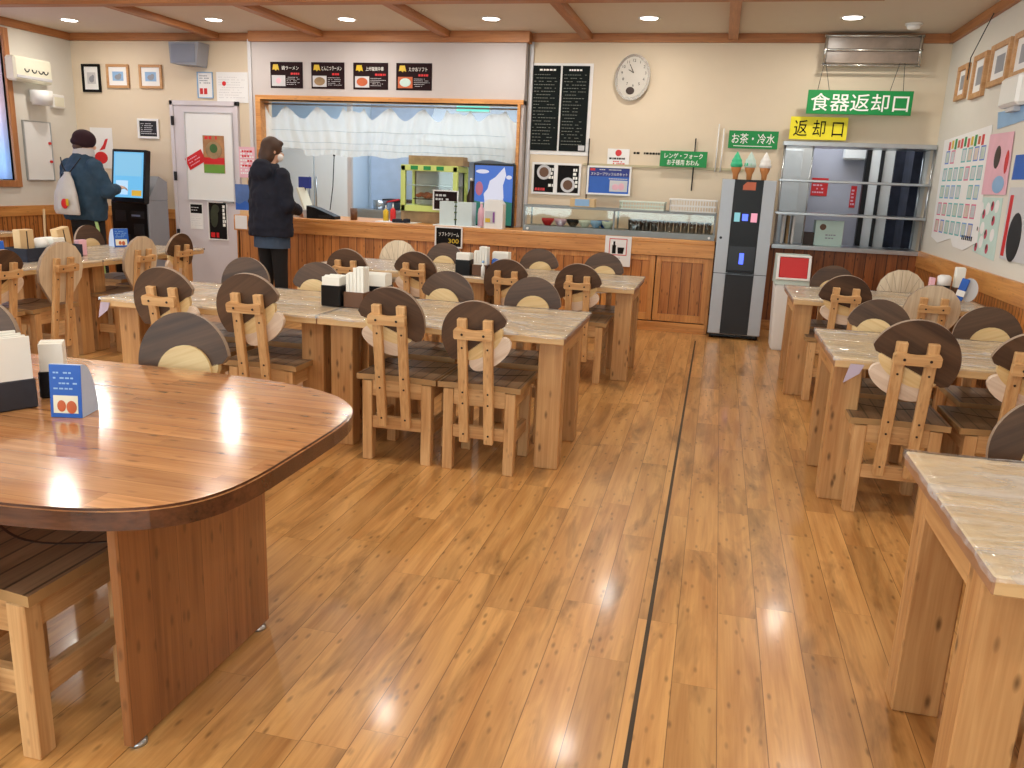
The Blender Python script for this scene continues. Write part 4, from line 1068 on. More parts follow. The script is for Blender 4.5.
b = bmesh.new(); prism(b, [(-.17, .58), (.17, .58), (.17, .62), (.12, .83), (-.11, .83), (-.165, .62)], -.142, .142, plane='yz'); obj('hood', b, plain('bin_hood', srgb(206, 222, 214), .35), t)
fm = Matrix.Translation((0, -.142, .725)) @ Matrix.Rotation(R(-14.7), 4, 'X')
b = bmesh.new()
for a in ((-.14, .14, .09, .108), (-.14, .14, -.108, -.09), (-.14, -.118, -.09, .09), (.118, .14, -.09, .09)): bx(b, a[0], a[1], -.025, 0, a[2], a[3], .003, mat=fm)
fr = obj('flap_frame', b, 'white', t)
b = bmesh.new(); bx(b, -.117, .117, -.018, .0, -.089, .089, .014, mat=fm); obj('flap', b, 'red', t)

# ------------------------------------------------------------------ display case with bowls and glasses
t = thing('display_case', 'long low glass display case with steel frame on the counter', 'display case', (-.93, 8.0, .885))
obj('steel_base', box(-.92, .92, 0, .36, 0, .055), 'casesteel', t)
b = bmesh.new()
for x in (-.91, -.03, .91):
    for y in (.012, .345): bx(b, x - .008, x + .008, y - .008, y + .008, .055, .235)
bx(b, -.92, .92, 0, .02, .23, .25); bx(b, -.92, .92, .34, .36, .23, .25); bx(b, -.92, -.9, .02, .34, .23, .25); bx(b, .9, .92, .02, .34, .23, .25)
obj('frame', b, 'casesteel', t)
obj('front_glass', box(-.9, .9, .008, .012, .055, .23, bev=0), 'glass', t)
obj('top_glass', box(-.9, .9, .02, .34, .238, .243, bev=0), 'glass', t)
b = bmesh.new(); lathe(b, [(.012, 0), (.012, .02)], 12, (-.87, 0, .025), 0, Matrix.Rotation(PI / 2, 4, 'X')); lathe(b, [(.012, 0), (.012, .02)], 12, (.87, 0, .025), 0, Matrix.Rotation(PI / 2, 4, 'X')); split(obj('knob', b, 'white', t))
bowls = [(-1.63, 8.14, 'red', 'dark red bowl, leftmost in the display case'), (-1.5, 8.14, 'pink', 'pink bowl beside the dark red one in the display case'), (-1.38, 8.16, 'black', 'black bowl in the display case right of the pink bowl'), (-1.26, 8.14, 'cream', 'cream bowl in the middle of the display case'), (-1.15, 8.16, 'skyblue', 'pale blue bowl in the display case'), (-1.03, 8.14, 'cream', 'cream bowl beside the glasses in the display case'), (-1.08, 8.24, 'blue', 'blue bowl behind the pale bowls in the display case')]
for x, y, m, lab in bowls:
    b = bmesh.new(); lathe(b, [(.028, 0), (.034, .008), (.058, .04), (.064, .07), (.06, .07), (.05, .04), (.025, .014)], 18); solo('bowl', b, m, lab, 'bowl', (x, y, .94), group='bowls in the display case')
g0 = None
for r_ in range(2):
    for c_ in range(11):
        if g0 is None:
            b = bmesh.new(); lathe(b, [(.028, 0), (.033, .1), (.031, .1), (.026, .006)], 14); o = g0 = obj('drinking_glass', b, 'drinkglass')
        else: o = g0.copy(); C.objects.link(o)
        o.location = (-.8 + c_ * .072, 8.1 + r_ * .12, .94)
        tag(o, 'clear drinking glass in the %s row of the display case' % ('front', 'rear')[r_], 'glass', ('front', 'rear')[r_] + ' row of drinking glasses')
def basket(name, lab, x0, x1, y0, y1, z0, h, m):
    t = thing(name, lab, 'basket', ((x0 + x1) / 2, (y0 + y1) / 2, z0)); w, d = (x1 - x0) / 2, (y1 - y0) / 2
    b = bmesh.new()
    bx(b, -w, w, -d, d, 0, .006, 0)
    n = int(w * 2 / .025)
    for k in range(n + 1):
        x = -w + 2 * w * k / n; bx(b, x - .003, x + .003, -d, -d + .004, 0, h, 0); bx(b, x - .003, x + .003, d - .004, d, 0, h, 0)
    for y in (-d, d): bx(b, -w, w, y - .002, y + .002, h * .4, h * .5, 0)
    for x in (-w, w): bx(b, x - .002, x + .002, -d, d, 0, h, 0)
    obj('basket_body', b, m, t)
    b = bmesh.new(); bx(b, -w - .008, w + .008, -d - .008, -d + .004, h - .015, h); bx(b, -w - .008, w + .008, d - .004, d + .008, h - .015, h); bx(b, -w - .008, -w + .004, -d, d, h - .015, h); bx(b, w - .004, w + .008, -d, d, h - .015, h); obj('rim', b, m, t)
    return t
basket('plastic_basket', 'white plastic basket on the case beside the dispenser', -.45, -.02, 8.06, 8.3, 1.135, .12, 'white')
basket('plastic_basket', 'low pale green-white basket on the case, left of the white one', -.92, -.5, 8.06, 8.3, 1.135, .08, plain('mint_white', srgb(220, 232, 222), .5))
t = thing('tissue_box', 'small wood-coloured box with pale blue card on the display case', 'box', (-1.29, 8.15, 1.135)); obj('box', box(-.12, .12, -.06, .06, 0, .08), 'ltwood', t); obj('card', box(-.07, .07, -.063, -.06, .01, .075), 'skyblue', t)

# ------------------------------------------------------------------ things on the counter at the hatch
t = thing('food_warmer', 'lime-framed hot food display cabinet with orange snacks at the hatch', 'food warmer', (-2.93, 8.42, .885))
b = bmesh.new(); obj('wicker_base', box(-.32, .32, -.1, .2, 0, .12), 'wicker', t)
for x in (-.285, .285):
    for y in (-.12, .22): bx(b, x - .025, x + .025, y - .02, y + .02, .12, .58)
bx(b, -.305, .305, -.14, .24, .12, .18); bx(b, -.305, .305, -.14, .24, .53, .59); obj('frame', b, 'lime', t)
obj('glass_panel', box(-.28, .28, -.125, -.12, .18, .53, bev=0), 'glass', t)
obj('wire_shelf', box(-.28, .28, -.1, .2, .38, .39), 'steel', t)
obj('back_panel', box(-.28, .28, .2, .21, .18, .53), 'lgrey', t)
b = bmesh.new()
for k in range(3): bx(b, -.2 + k * .14, -.12 + k * .14, -.143, -.14, .54, .58)
split(obj('badge', b, 'green', t))
obj('black_tray', box(-.2, .1, -.06, .1, .24, .25), 'black', t)
b = bmesh.new(); rd = random.Random(2)
for k in range(16): ell(b, (rd.uniform(-.17, .06), rd.uniform(-.04, .07), .265 + rd.uniform(0, .03)), (.035, .025, .02))
tag(obj('fried_snack', b, 'orange', None, (-2.93, 8.42, .889)), 'heap of orange fried snacks on the black tray in the warmer', 'food')['kind'] = 'stuff'
t, w, h = panel('snack_card', 'brown snack price card with white border on the food warmer', 'price card', -2.86, -2.61, 1.04, 1.22, 8.26, 'maroon', th=.003, frame='paper', fw=.012)
text('price', '70', 'gold', t, (.06, -.004, .035), w=.07, h=.045, bold=.01)
b = scribble(bmesh.new(), -.11, .1, .08, .16, 2, -.0034, .5, 0, 5); obj('writing', b, 'lgrey', t)
solo('wicker_box', box(-3.2, -2.6, 8.4, 8.62, 1.478, 1.57), 'wicker', 'row of brown wicker boxes on top of the food warmer', 'box')
t = thing('ice_cream_sign', 'tall lit picture of white soft serve on blue sky at the hatch', 'sign', (-2.25, 8.33, .885))
obj('frame', box(-.215, .215, 0, .06, 0, .63), 'black', t); obj('sky_picture', box(-.2, .2, -.003, 0, .02, .61, bev=0), 'icesky', t)
b = bmesh.new(); prism(b, [(-.2, .02), (.2, .02), (.2, .25), (.05, .27), (-.1, .24), (-.2, .26)], -.0045, -.003); obj('field_picture', b, 'icegreen', t)
b = bmesh.new(); prism(b, [(-.1, .1), (.08, .1), (.11, .3), (.1, .42), (.13, .52), (.11, .6), (.02, .5), (-.04, .46), (-.06, .38), (-.1, .33), (-.09, .26)], -.006, -.0046); obj('swirl_picture', b, 'iceswirl', t)
b = bmesh.new(); ell(b, (-.15, -.003, .38), (.04, .002, .07)); obj('pink_picture', b, glow('backlit_pink', srgb(214, 110, 140), .6), t)
b = bmesh.new(); ell(b, (-.12, -.003, .55), (.07, .002, .02)); ell(b, (.16, -.003, .5), (.03, .002, .02)); obj('cloud_picture', b, 'iceswirl', t)
t = thing('drawer_box', 'pale translucent small-drawer box on a white tray at the counter edge', 'box', (-2.55, 8.08, .897))
for sx in (-1, 1): obj('case', box(-.17 if sx < 0 else .008, -.008 if sx < 0 else .17, -.06, .09, 0, .23), plain('frosted_plastic', srgb(206, 222, 224), .3, .05), t)
b = bmesh.new()
for z in (.05, .12, .18, .22): bx(b, -.015, .015, -.066, -.06, z, z + .014)
split(obj('latch', b, plain('olive_latch', srgb(90, 110, 70), .5), t))
solo('white_tray', box(-2.78, -2.28, 7.99, 8.24, .886, .897, bev=.004), 'white', 'flat white tray under the frosted drawer box', 'tray')
t = thing('white_jug', 'white plastic jug with a small colour label beside the soft serve picture', 'jug', (-2.15, 8.05, .886))
b = bmesh.new(); prism(b, [(-.095, 0), (.095, 0), (.095, .24), (.06, .28), (-.06, .28), (-.095, .25)], -.06, .06); obj('body', b, 'white', t)
obj('label', box(-.085, .02, -.063, -.06, .05, .17), 'lgrey', t); obj('yellow_mark', box(-.08, -.03, -.066, -.063, .06, .1), 'gold', t); obj('purple_mark', box(-.005, .015, -.066, -.063, .06, .16), 'purple', t)
t = thing('bottle', 'pale pink bottle left of the white jug', 'bottle', (-2.31, 8.12, .897)); b = bmesh.new(); lathe(b, [(.035, 0), (.037, .12), (.03, .17), (.014, .19), (.014, .22)], 16); obj('body', b, 'pink', t); b = bmesh.new(); lathe(b, [(.016, .22), (.016, .24)], 12); obj('cap', b, 'white', t)
t = thing('bottle', 'dark bottle standing right of the food warmer', 'bottle', (-2.5, 8.4, .885)); b = bmesh.new(); lathe(b, [(.05, 0), (.05, .3), (.02, .38), (.02, .45)], 16); obj('body', b, 'dkbrown', t); b = bmesh.new(); lathe(b, [(.022, .45), (.022, .48)], 12); obj('cap', b, 'white', t)
# till area
t = thing('cash_register', 'small cash register with tilted screen beside the woman', 'cash register', (-4.26, 8.25, .885)); obj('base', box(-.17, .17, -.14, .14, 0, .08), 'lgrey', t)
b = bmesh.new(); bx(b, -.01, .01, -.1, .1, 0, .24, mat=Matrix.Translation((-.02, 0, .08)) @ Matrix.Rotation(R(-20), 4, 'Y')); obj('screen', b, 'cream', t)
obj('customer_display', box(-.16, -.02, .05, .08, .3, .42), 'deepblue', t); obj('pole', box(-.1, -.08, .06, .07, .08, .3), 'charcoal', t)
t = thing('card_terminal', 'black card reader lying on the counter right of the register', 'card reader', (-4.04, 8.12, .885)); b = bmesh.new(); prism(b, [(-.16, 0), (.16, 0), (.16, .03), (-.06, .11), (-.16, .13)], -.07, .07); obj('body', b, 'black', t); obj('keypad', box(-.02, .12, -.074, -.07, .01, .04), 'charcoal', t)
b = bmesh.new(); lathe(b, [(.035, 0), (.038, .12), (.035, .12), (.032, .01)], 16); solo('brown_cup', b, 'brown', 'brown cylinder cup at the hatch', 'cup', (-3.73, 8.2, .885))
solo('paper_mat', box(-3.45, -3.02, 8.1, 8.4, .886, .89, bev=0), 'paper', 'white sheet lying at the hatch before the sauces', 'paper')
for x, m, lab, hh in ((-3.41, 'gold', 'yellow sauce bottle at the hatch', .14), (-3.33, 'red', 'red sauce bottle beside the yellow one at the hatch', .16)):
    t = thing('sauce_bottle', lab, 'bottle', (x, 8.3, .89)); b = bmesh.new(); lathe(b, [(.03, 0), (.03, hh * .7), (.012, hh * .85)], 14); obj('body', b, m, t); b = bmesh.new(); lathe(b, [(.012, hh * .85), (.004, hh + .02)], 10); obj('nozzle', b, 'white', t)
b = bmesh.new(); rdd = random.Random(5)
for k in range(6): bx(b, -.08 + k * .03, -.05 + k * .03, -.05, .03, 0, .02 + .02 * rdd.random(), .003, mat=Matrix.Rotation(rdd.uniform(-.3, .3), 4, 'Z'))
solo('pen_tray', b, 'darkcloth', 'dark bits in a low tray before the sauces', 'tray', (-3.18, 8.14, .89))
# curtain with rod
t = thing('cafe_curtain', 'sheer white gathered curtain across the top of the kitchen hatch', 'curtain', (-3.5, 8.52, 2.06))
b = bmesh.new(); nx, nz = 260, 16; W = 2.84; vs = {}
for i_ in range(nx + 1):
    u = i_ / nx; x = -W / 2 + W * u
    sc = abs(math.sin(u * PI * 9.5 + .5 * math.sin(u * 17)))
    ztop = -.015 - .13 * (1 - (1 - sc) ** 1.6) * (.3 + .7 * math.sin(u * 23 + 1) ** 2)
    zbot = -.52 - .012 * math.sin(u * 40) + (.05 if u < .16 else 0) * 1
    for j in range(nz + 1):
        v = j / nz; fold = .018 * math.sin(u * 150 + 2 * math.sin(v * 3 + u * 9)) + .02 * math.sin(u * 47)
        vs[i_, j] = b.verts.new((x, fold * (.4 + .6 * v), ztop + (zbot - ztop) * v))
for i_ in range(nx):
    for j in range(nz):
        f = b.faces.new((vs[i_, j], vs[i_ + 1, j], vs[i_ + 1, j + 1], vs[i_, j + 1])); f.smooth = True
obj('curtain_cloth', b, 'sheer', t)
b = bmesh.new(); tube(b, [(-1.42, 0, 0), (1.42, 0, 0)], .008, 8); obj('curtain_rod', b, 'steel', t)
b = bmesh.new()
b.free()
for z in (-.27, -.39, -.46):
    b = bmesh.new()
    pts = [(-W / 2 + .1 + (W - .2) * k / 60, -.045 + .006 * math.sin(k * .7), z + .004 * math.sin(k * .5)) for k in range(61)]
    tube(b, pts, .0025, 4)
    obj('hem_band', b, plain('hem_grey', srgb(176, 190, 196), .8), t)
# kitchen interior
t = thing('refrigerator', 'tall white kitchen cabinet seen through the hatch behind the woman', 'refrigerator', (-5.6, 10.6, 0)); obj('body', box(-.35, .75, 0, .55, .05, 1.95, bev=.01), 'kwall', t)
for x0, x1 in ((-.34, .19), (.21, .74)): d = obj('door_panel', box(x0, x1, -.02, 0, .1, 1.9), 'white', t)
b = bmesh.new(); tube(b, [(.15, -.05, .9), (.15, -.05, 1.3)], .01, 8); tube(b, [(.25, -.05, .9), (.25, -.05, 1.3)], .01, 8); split(obj('handle', b, 'steel', t))
t = thing('kitchen_worktop', 'stainless kitchen worktop seen through the hatch', 'worktop', (-3.6, 10.6, 0)); obj('top', box(-1.2, 1.8, 0, .55, .86, .9), 'steel', t); obj('front', box(-1.2, 1.8, .05, .08, .1, .86), 'steel', t)
obj('splash_panel', box(-1.2, 1.8, .53, .56, .9, 2.3), 'kgrey', t)
t = thing('steel_shelf', 'dark wall shelf over the kitchen worktop', 'shelf', (-3.75, 11.0, 1.0)); obj('board', box(-.75, 1.0, -.18, .1, 0, .04), 'charcoal', t)
b = bmesh.new()
for x in (-.6, .8): bx(b, x - .01, x + .01, -.15, .1, -.1, 0)
split(obj('bracket', b, 'steel', t))
t = thing('kitchen_post', 'pale steel post rising from the counter inside the hatch', 'post', (-4.1, 8.92, 0)); b = bmesh.new(); bx(b, -.025, .025, -.025, .025, 0, 2.7); obj('shaft', b, 'lgrey', t); obj('plate', box(-.06, .06, -.06, .06, 0, .02), 'steel', t)
b = bmesh.new(); tube(b, [(.0, 0, .55), (-.02, 0, .2), (-.1, 0, -.35), (-.2, 0, -.6)], .006, 8); tube(b, [(0, 0, .55), (.0, 0, .62), (.03, 0, .65), (.06, 0, .62), (.06, 0, .57)], .014, 8)
solo('hanging_hose', b, 'charcoal', 'thin hanging cable with black hook inside the kitchen hatch', 'cable', (-4.48, 9.3, 1.0))
t = thing('pan', 'small red-handled pans on the kitchen worktop', 'pan', (-4.5, 10.75, .901)); b = bmesh.new(); lathe(b, [(.09, 0), (.1, .12), (.095, .12), (.085, .01)], 18); obj('body', b, 'steel', t); b = bmesh.new(); tube(b, [(.1, 0, .1), (.28, 0, .14)], .012, 8); obj('handle', b, 'red', t)
t = thing('exhaust_hood', 'pale hood under the kitchen ceiling behind the curtain', 'hood', (-2.6, 10.3, 1.75)); b = bmesh.new(); prism(b, [(-.35, 0), (.6, 0), (.6, .5), (.1, .5)], -1.0, 1.4, plane='yz'); obj('canopy', b, plain('hood_grey', srgb(112, 118, 124), .5), t); obj('rim', box(-1.02, 1.42, -.37, -.35, -.02, .05), 'steel', t)
t, w, h = panel('exit_sign', 'small pale green lit exit sign glowing behind the curtain', 'sign', -3.0, -2.62, 2.1, 2.2, 9.4, glow('exit_glow', srgb(120, 226, 210), 1.2), th=.02)
obj('plate', box(-.2, .2, 0, .02, -.01, h + .01), 'white', t)

# ------------------------------------------------------------------ kiosk
t = thing('order_kiosk', 'grey ticket kiosk with large lit touch screen in front of the man', 'kiosk', (-6.34, 8.04, 0))
obj('cabinet', box(-.24, .24, .0, .34, 0, .98, bev=.006), 'grey', t)
b = bmesh.new(); prism(b, [(.0, .98), (.34, .98), (.34, 1.18), (.2, 1.24)], -.24, .24, plane='yz'); obj('sloping_top', b, 'grey', t)
obj('front_panel', box(-.23, .22, -.012, 0, .06, .95), 'black', t)
b = bmesh.new()
for x0, x1, z0, z1 in ((-.18, -.04, .74, .86), (.02, .19, .78, .86), (-.16, .0, .5, .6), (.05, .18, .6, .72)): bx(b, x0, x1, -.02, -.012, z0, z1)
split(obj('slot', b, 'charcoal', t))
b = bmesh.new(); bx(b, -.16, -.05, -.022, -.02, .56, .58); bx(b, .03, .14, -.022, -.02, .8, .82); split(obj('slot_light', b, plain('slot_pale', srgb(130, 140, 170), .4), t))
obj('receipt_tray', box(-.18, .0, -.06, -.012, .42, .47), 'steel', t)
sm = Matrix.Translation((.07, -.05, 1.23)) @ Matrix.Rotation(R(-8), 4, 'X')
s = obj('touch_screen', bx(bmesh.new(), -.215, .215, -.03, .05, -.285, .285, .008, mat=sm), 'black', t)
obj('display', bx(bmesh.new(), -.185, .185, -.033, -.03, -.23, .255, 0, mat=sm), 'screen', s)
b = bmesh.new(); bx(b, -.165, .165, -.035, -.033, .0, .24, 0, mat=sm); obj('display_picture', b, glow('screen_mid', srgb(140, 205, 240), .9), s)
b = bmesh.new(); bx(b, .05, .17, -.035, -.033, -.21, -.15, 0, mat=sm); obj('display_button', b, glow('screen_button', srgb(230, 180, 60), .9), s)
b = bmesh.new(); bx(b, -.15, .0, -.035, -.033, -.2, -.05, 0, mat=sm); obj('display_text', b, 'screenlit', s)
obj('screen_neck', box(-.05, .08, -.02, .1, .95, 1.1), 'black', t)

# ------------------------------------------------------------------ table-top things
def napkin_box(label, x, y, rz=0, w=.1, d=.1, h=.1, up=.05, m='black', z=.684, grp='napkin boxes on the tables'):
    t = thing('napkin_box', label, 'napkin box', (x, y, z), rz, grp)
    obj('box', box(-w / 2, w / 2, -d / 2, d / 2, 0, h, bev=.004), m, t)
    b = bmesh.new(); n = 12; rd = random.Random(int(abs(x) * 100))
    for k in range(n):
        yy = -d / 2 + .006 + (d - .012) * k / (n - 1)
        bx(b, -w / 2 + .006, w / 2 - .006, yy - .003, yy + .003, h - .01, h + up - .01 * rd.random(), .001)
    obj('napkins', b, 'napkin', t)
    return t
def chopstick_box(label, x, y, rz=0, m='brown', z=.684, h=.09):
    t = thing('chopstick_box', label, 'chopstick box', (x, y, z), rz, 'chopstick boxes on the tables')
    obj('box', box(-.055, .055, -.05, .05, 0, h, bev=.003), m, t)
    b = bmesh.new(); rd = random.Random(int(abs(y) * 77))
    for i_ in range(5):
        for j in range(4):
            if i_ < 2 and j > 2: continue
            bx(b, -.045 + i_ * .02, -.027 + i_ * .02, -.04 + j * .02, -.026 + j * .02, h - .02, h + (.12 if i_ > 1 else .09) + .01 * rd.random(), .001)
    ob = obj('paper_chopsticks', b, 'napkin', t); return t
# middle tables
napkin_box('black napkin box, left of the two on the middle tables', -1.91, 3.96, 0, .11, .11, .11, .05)
chopstick_box('brown chopstick box between the middle napkin boxes', -1.79, 3.97, h=.08)
napkin_box('black napkin box behind the chopsticks on the middle tables', -1.74, 4.12, 0, .14, .1, .1, .07)
b = bmesh.new(); lathe(b, [(.022, 0), (.024, .05), (.018, .06)], 14); t = thing('spice_jar', 'small spice jar with white lid by the middle napkin boxes', 'jar', (-1.66, 3.97, .684)); obj('jar', b, 'brown', t); b = bmesh.new(); lathe(b, [(.02, .06), (.02, .075)], 14); obj('lid', b, 'white', t)
t = thing('sweetener_packet', 'purple packets beside the spice jar on the middle table', 'packet', (-1.6, 3.99, .684)); obj('packet', bx(bmesh.new(), -.03, .03, -.02, .02, .0, .085, .006, mat=Matrix.Rotation(.3, 4, 'Y')), 'purple', t); obj('band', bx(bmesh.new(), -.031, .031, -.022, .022, .03, .045, .001, mat=Matrix.Rotation(.3, 4, 'Y')), 'white', t)
# far tables
napkin_box('black napkin box, left of the two on the far tables', -1.74, 5.72, 0, .11, .11, .11, .05)
chopstick_box('brown chopstick box on the far tables before the counter', -1.62, 5.73, h=.08)
napkin_box('black napkin box, right of the two on the far tables', -1.5, 5.85, 0, .13, .1, .11, .06)
t = thing('small_bottle', 'small white bottle on the far table by the chopsticks', 'bottle', (-1.58, 5.64, .684)); b = bmesh.new(); lathe(b, [(.014, 0), (.014, .07), (.007, .08), (.007, .1)], 12); obj('body', b, 'white', t); b = bmesh.new(); lathe(b, [(.009, .1), (.009, .115)], 12); obj('cap', b, 'skyblue', t)
t = thing('tent_card', 'small blue tent card on the far table before its right napkin box', 'tent card', (-1.5, 5.7, .684), 0, 'blue tent cards'); b = bmesh.new(); prism(b, [(-.04, 0), (.04, 0), (.01, .12), (-.02, .13)], -.03, .03); obj('card', b, 'blue', t); obj('white_patch', box(-.02, .02, -.032, -.03, .02, .05, bev=0), 'paper', t)
# left table tray
t = thing('condiment_tray', 'dark condiment tray on the long left table', 'tray', (-4.62, 4.93, .684), R(90)); obj('tray', box(-.26, .26, -.1, .1, 0, .02), 'darkcloth', t)
b = bmesh.new(); bx(b, -.26, .26, -.1, -.09, .02, .09); bx(b, -.26, .26, .09, .1, .02, .09); bx(b, -.26, -.25, -.09, .09, .02, .09); bx(b, .25, .26, -.09, .09, .02, .09); obj('wall', b, 'darkcloth', t)
for k, (yy, xx, lab) in enumerate(((4.76, -4.62, 'pale wooden chopstick holder, left in the condiment tray'), (5.1, -4.6, 'pale wooden board menu leaning at the right of the condiment tray'))):
    t = thing('wooden_holder', lab, 'holder', (xx, yy, .706), R(90)); obj('front_plate', bx(bmesh.new(), -.06, .06, -.03, .03, 0, .19, .003, mat=Matrix.Rotation(R(0 if k == 0 else -10), 4, 'Y')), 'ltwood', t); obj('slot_line', bx(bmesh.new(), -.004, .004, -.032, -.03, .02, .18, 0, mat=Matrix.Rotation(R(0 if k == 0 else -10), 4, 'Y')), 'dkbrown', t)
t = thing('sugar_jar', 'white domed jar in the condiment tray', 'jar', (-4.6, 4.88, .706)); b = bmesh.new(); lathe(b, [(.05, 0), (.052, .06)], 18); obj('jar', b, 'dkbrown', t); b = bmesh.new(); lathe(b, [(.054, .06), (.052, .1), (.03, .125), (.004, .13)], 18); obj('lid', b, 'white', t)
solo('folded_napkins', box(-4.67, -4.55, 4.95, 5.06, .706, .83, bev=.006), 'napkin', 'stack of white folded napkins in the condiment tray', 'napkins')
solo('pink_packet', box(-4.6, -4.56, 5.2, 5.28, .684, .8), 'pink', 'pink packet at the right end of the condiment tray', 'packet')
def tent(label, x, y, rz, w=.085, d=.08, h=.15, z=.684):
    t = thing('tent_card', label, 'tent card', (x, y, z), rz, 'blue tent cards')
    # front face leans back; side profile rounded
    prof = [(-d / 2, 0), (d / 2, 0)] + [(d / 2 - d * .8 * (k / 8) ** 1.6, h * math.sin(PI / 2 * k / 8)) for k in range(1, 9)] + [(-d / 2 + .012, h)]
    b = bmesh.new(); prism(b, prof, -w / 2, w / 2, 0, 0, plane='yz'); 
    obj('card', b, plain('card_side', srgb(190, 212, 246), .4, .03), t)
    la = math.atan2(.012, h); Fm = Matrix.Translation((0, -d / 2 - .0008, 0)) @ Matrix.Rotation(-la, 4, 'X')
    obj('blue_face', bx(bmesh.new(), -w / 2, w / 2, -.001, .0, 0, h, 0, mat=Fm), 'blue', t)
    obj('picture', bx(bmesh.new(), -w * .4, w * .38, -.002, -.001, .012, h * .42, 0, mat=Fm), 'cream', t)
    b = bmesh.new(); ell(b, (-.012, -.0022, h * .22), (.012, .0008, .016)); ell(b, (.015, -.0022, h * .2), (.014, .0008, .018)); b.transform(Fm); obj('picture_detail', b, 'orange', t)
    b = scribble(bmesh.new(), -w * .38, w * .4, h * .5, h * .9, 4, -.0012, .3, 0, 4); b.transform(Fm); obj('writing', b, 'skyblue', t)
    return t
tent('blue tent card at the left photo edge on the long left table', -4.62, 4.52, R(65))
tent('blue tent card at the far end of the left table, near the kiosk', -4.88, 6.02, R(60), .12, .12, .15)
# oval table
napkin_box('large dark woven box of white napkins at the left photo edge on the oval table', -1.9, 1.835, R(62), .13, .13, .085, .12, plain('woven_dark', srgb(62, 62, 72), .6, .5), .683)
napkin_box('smaller black box of white napkins behind the blue tent card on the oval table', -1.865, 1.985, R(35), .075, .075, .08, .085, 'black', .683)
tent('blue and white tent card standing on the oval table', -1.68, 1.85, R(14), .085, .09, .145, .683)
# right far table
napkin_box('brown holder with a white paper roll on the far right table', 1.7, 6.42, 0, .07, .07, .07, .14, 'brown')
t = thing('spice_jar', 'black jar with white lid on the far right table', 'jar', (1.6, 6.4, .684)); b = bmesh.new(); lathe(b, [(.045, 0), (.045, .08)], 16); obj('jar', b, 'black', t); b = bmesh.new(); lathe(b, [(.046, .08), (.046, .14), (.03, .15)], 16); obj('lid', b, 'white', t)
solo('pink_packet', box(1.51, 1.54, 6.38, 6.44, .684, .81), 'pink', 'pink packet left of the black jar on the far right table', 'packet')
t = thing('tent_card', 'blue and white oval standing card on the far right table', 'tent card', (1.68, 6.15, .684), R(-20), 'blue tent cards'); b = bmesh.new(); prism(b, [(.055 * math.cos(2 * PI * k / 24) + .02, .08 + .08 * math.sin(2 * PI * k / 24)) for k in range(24)], 0, .006); obj('oval', b, 'lgrey', t)
obj('blue_face', bx(bmesh.new(), -.06, -.01, -.03, -.002, 0, .15, .004, mat=Matrix.Rotation(R(12), 4, 'Y')), 'blue', t); obj('white_band', bx(bmesh.new(), -.061, -.009, -.033, -.03, .03, .07, .001, mat=Matrix.Rotation(R(12), 4, 'Y')), 'paper', t)

# ------------------------------------------------------------------ people
def loft(bm, rings, seg=20):
    """rings: (centre, rx, ry, rotz)"""
    t = bmesh.new(); rr = []
    for c, rx, ry, rz in rings:
        c = Vector(c); rr.append([t.verts.new(c + Vector((rx * math.cos(a) * math.cos(rz) - ry * math.sin(a) * math.sin(rz), rx * math.cos(a) * math.sin(rz) + ry * math.sin(a) * math.cos(rz), 0))) for a in [2 * PI * k / seg for k in range(seg)]])
    for a, b in zip(rr, rr[1:]):
        for k in range(seg): t.faces.new((a[k], a[(k + 1) % seg], b[(k + 1) % seg], b[k]))
    t.faces.new(rr[0][::-1]); t.faces.new(rr[-1])
    bmesh.ops.recalc_face_normals(t, faces=t.faces[:])
    return merge(bm, t)
def limb(bm, pts, rs, seg=14):
    tube(bm, pts, rs, seg)
    for p, r in zip(pts, rs): ell(bm, p, (r, r, r), 12, 8)
def fuse(name, bm, mat, parent, voxel=.012, smooth=6, folds=0):
    me = bpy.data.meshes.new('f'); bm.to_mesh(me); bm.free()
    o = bpy.data.objects.new('f', me); C.objects.link(o)
    m = o.modifiers.new('r', 'REMESH'); m.mode = 'VOXEL'; m.voxel_size = voxel
    s = o.modifiers.new('s', 'SMOOTH'); s.iterations = smooth; s.factor = .5
    if folds:
        tx = bpy.data.textures.new('folds', 'CLOUDS'); tx.noise_scale = .1; tx.noise_depth = 2
        dm = o.modifiers.new('d', 'DISPLACE'); dm.texture = tx; dm.strength = folds; dm.mid_level = .5; dm.texture_coords = 'LOCAL'
    dg = bpy.context.evaluated_depsgraph_get()
    me2 = bpy.data.meshes.new_from_object(o.evaluated_get(dg))
    bpy.data.objects.remove(o); bpy.data.meshes.remove(me)
    me2.materials.clear(); me2.materials.append(M[mat])
    for p in me2.polygons: p.use_smooth = True; p.material_index = 0
    r = bpy.data.objects.new(name, me2); C.objects.link(r); r.parent = parent
    return r
def hand(bm, wrist, d, up, side):
    """open curled hand: wrist point, pointing direction d, back-of-hand up, thumb toward side"""
    d = Vector(d).normalized(); s = Vector(side).normalized(); u = Vector(up).normalized(); w = Vector(wrist)
    palm = w + d * .05
    for k in range(4):
        o = s * (.03 - .02 * k); tube(bm, [w + o * .5, w + d * .045 + o, w + d * .09 + o], [.014, .013, .0105], 8); 
        L = (.07, .08, .074, .056)[k]; b0 = w + d * .088 + o
        p = [b0, b0 + d * L * .5 - u * .008, b0 + d * L * .85 - u * .026, b0 + d * L * .95 - u * .042]
        limb(bm, p, [.0095, .009, .008, .007], 8)
    tb = w + d * .025 + s * .028
    limb(bm, [tb, tb + d * .03 + s * .022 - u * .01, tb + d * .06 + s * .022 - u * .02], [.013, .011, .009], 8)
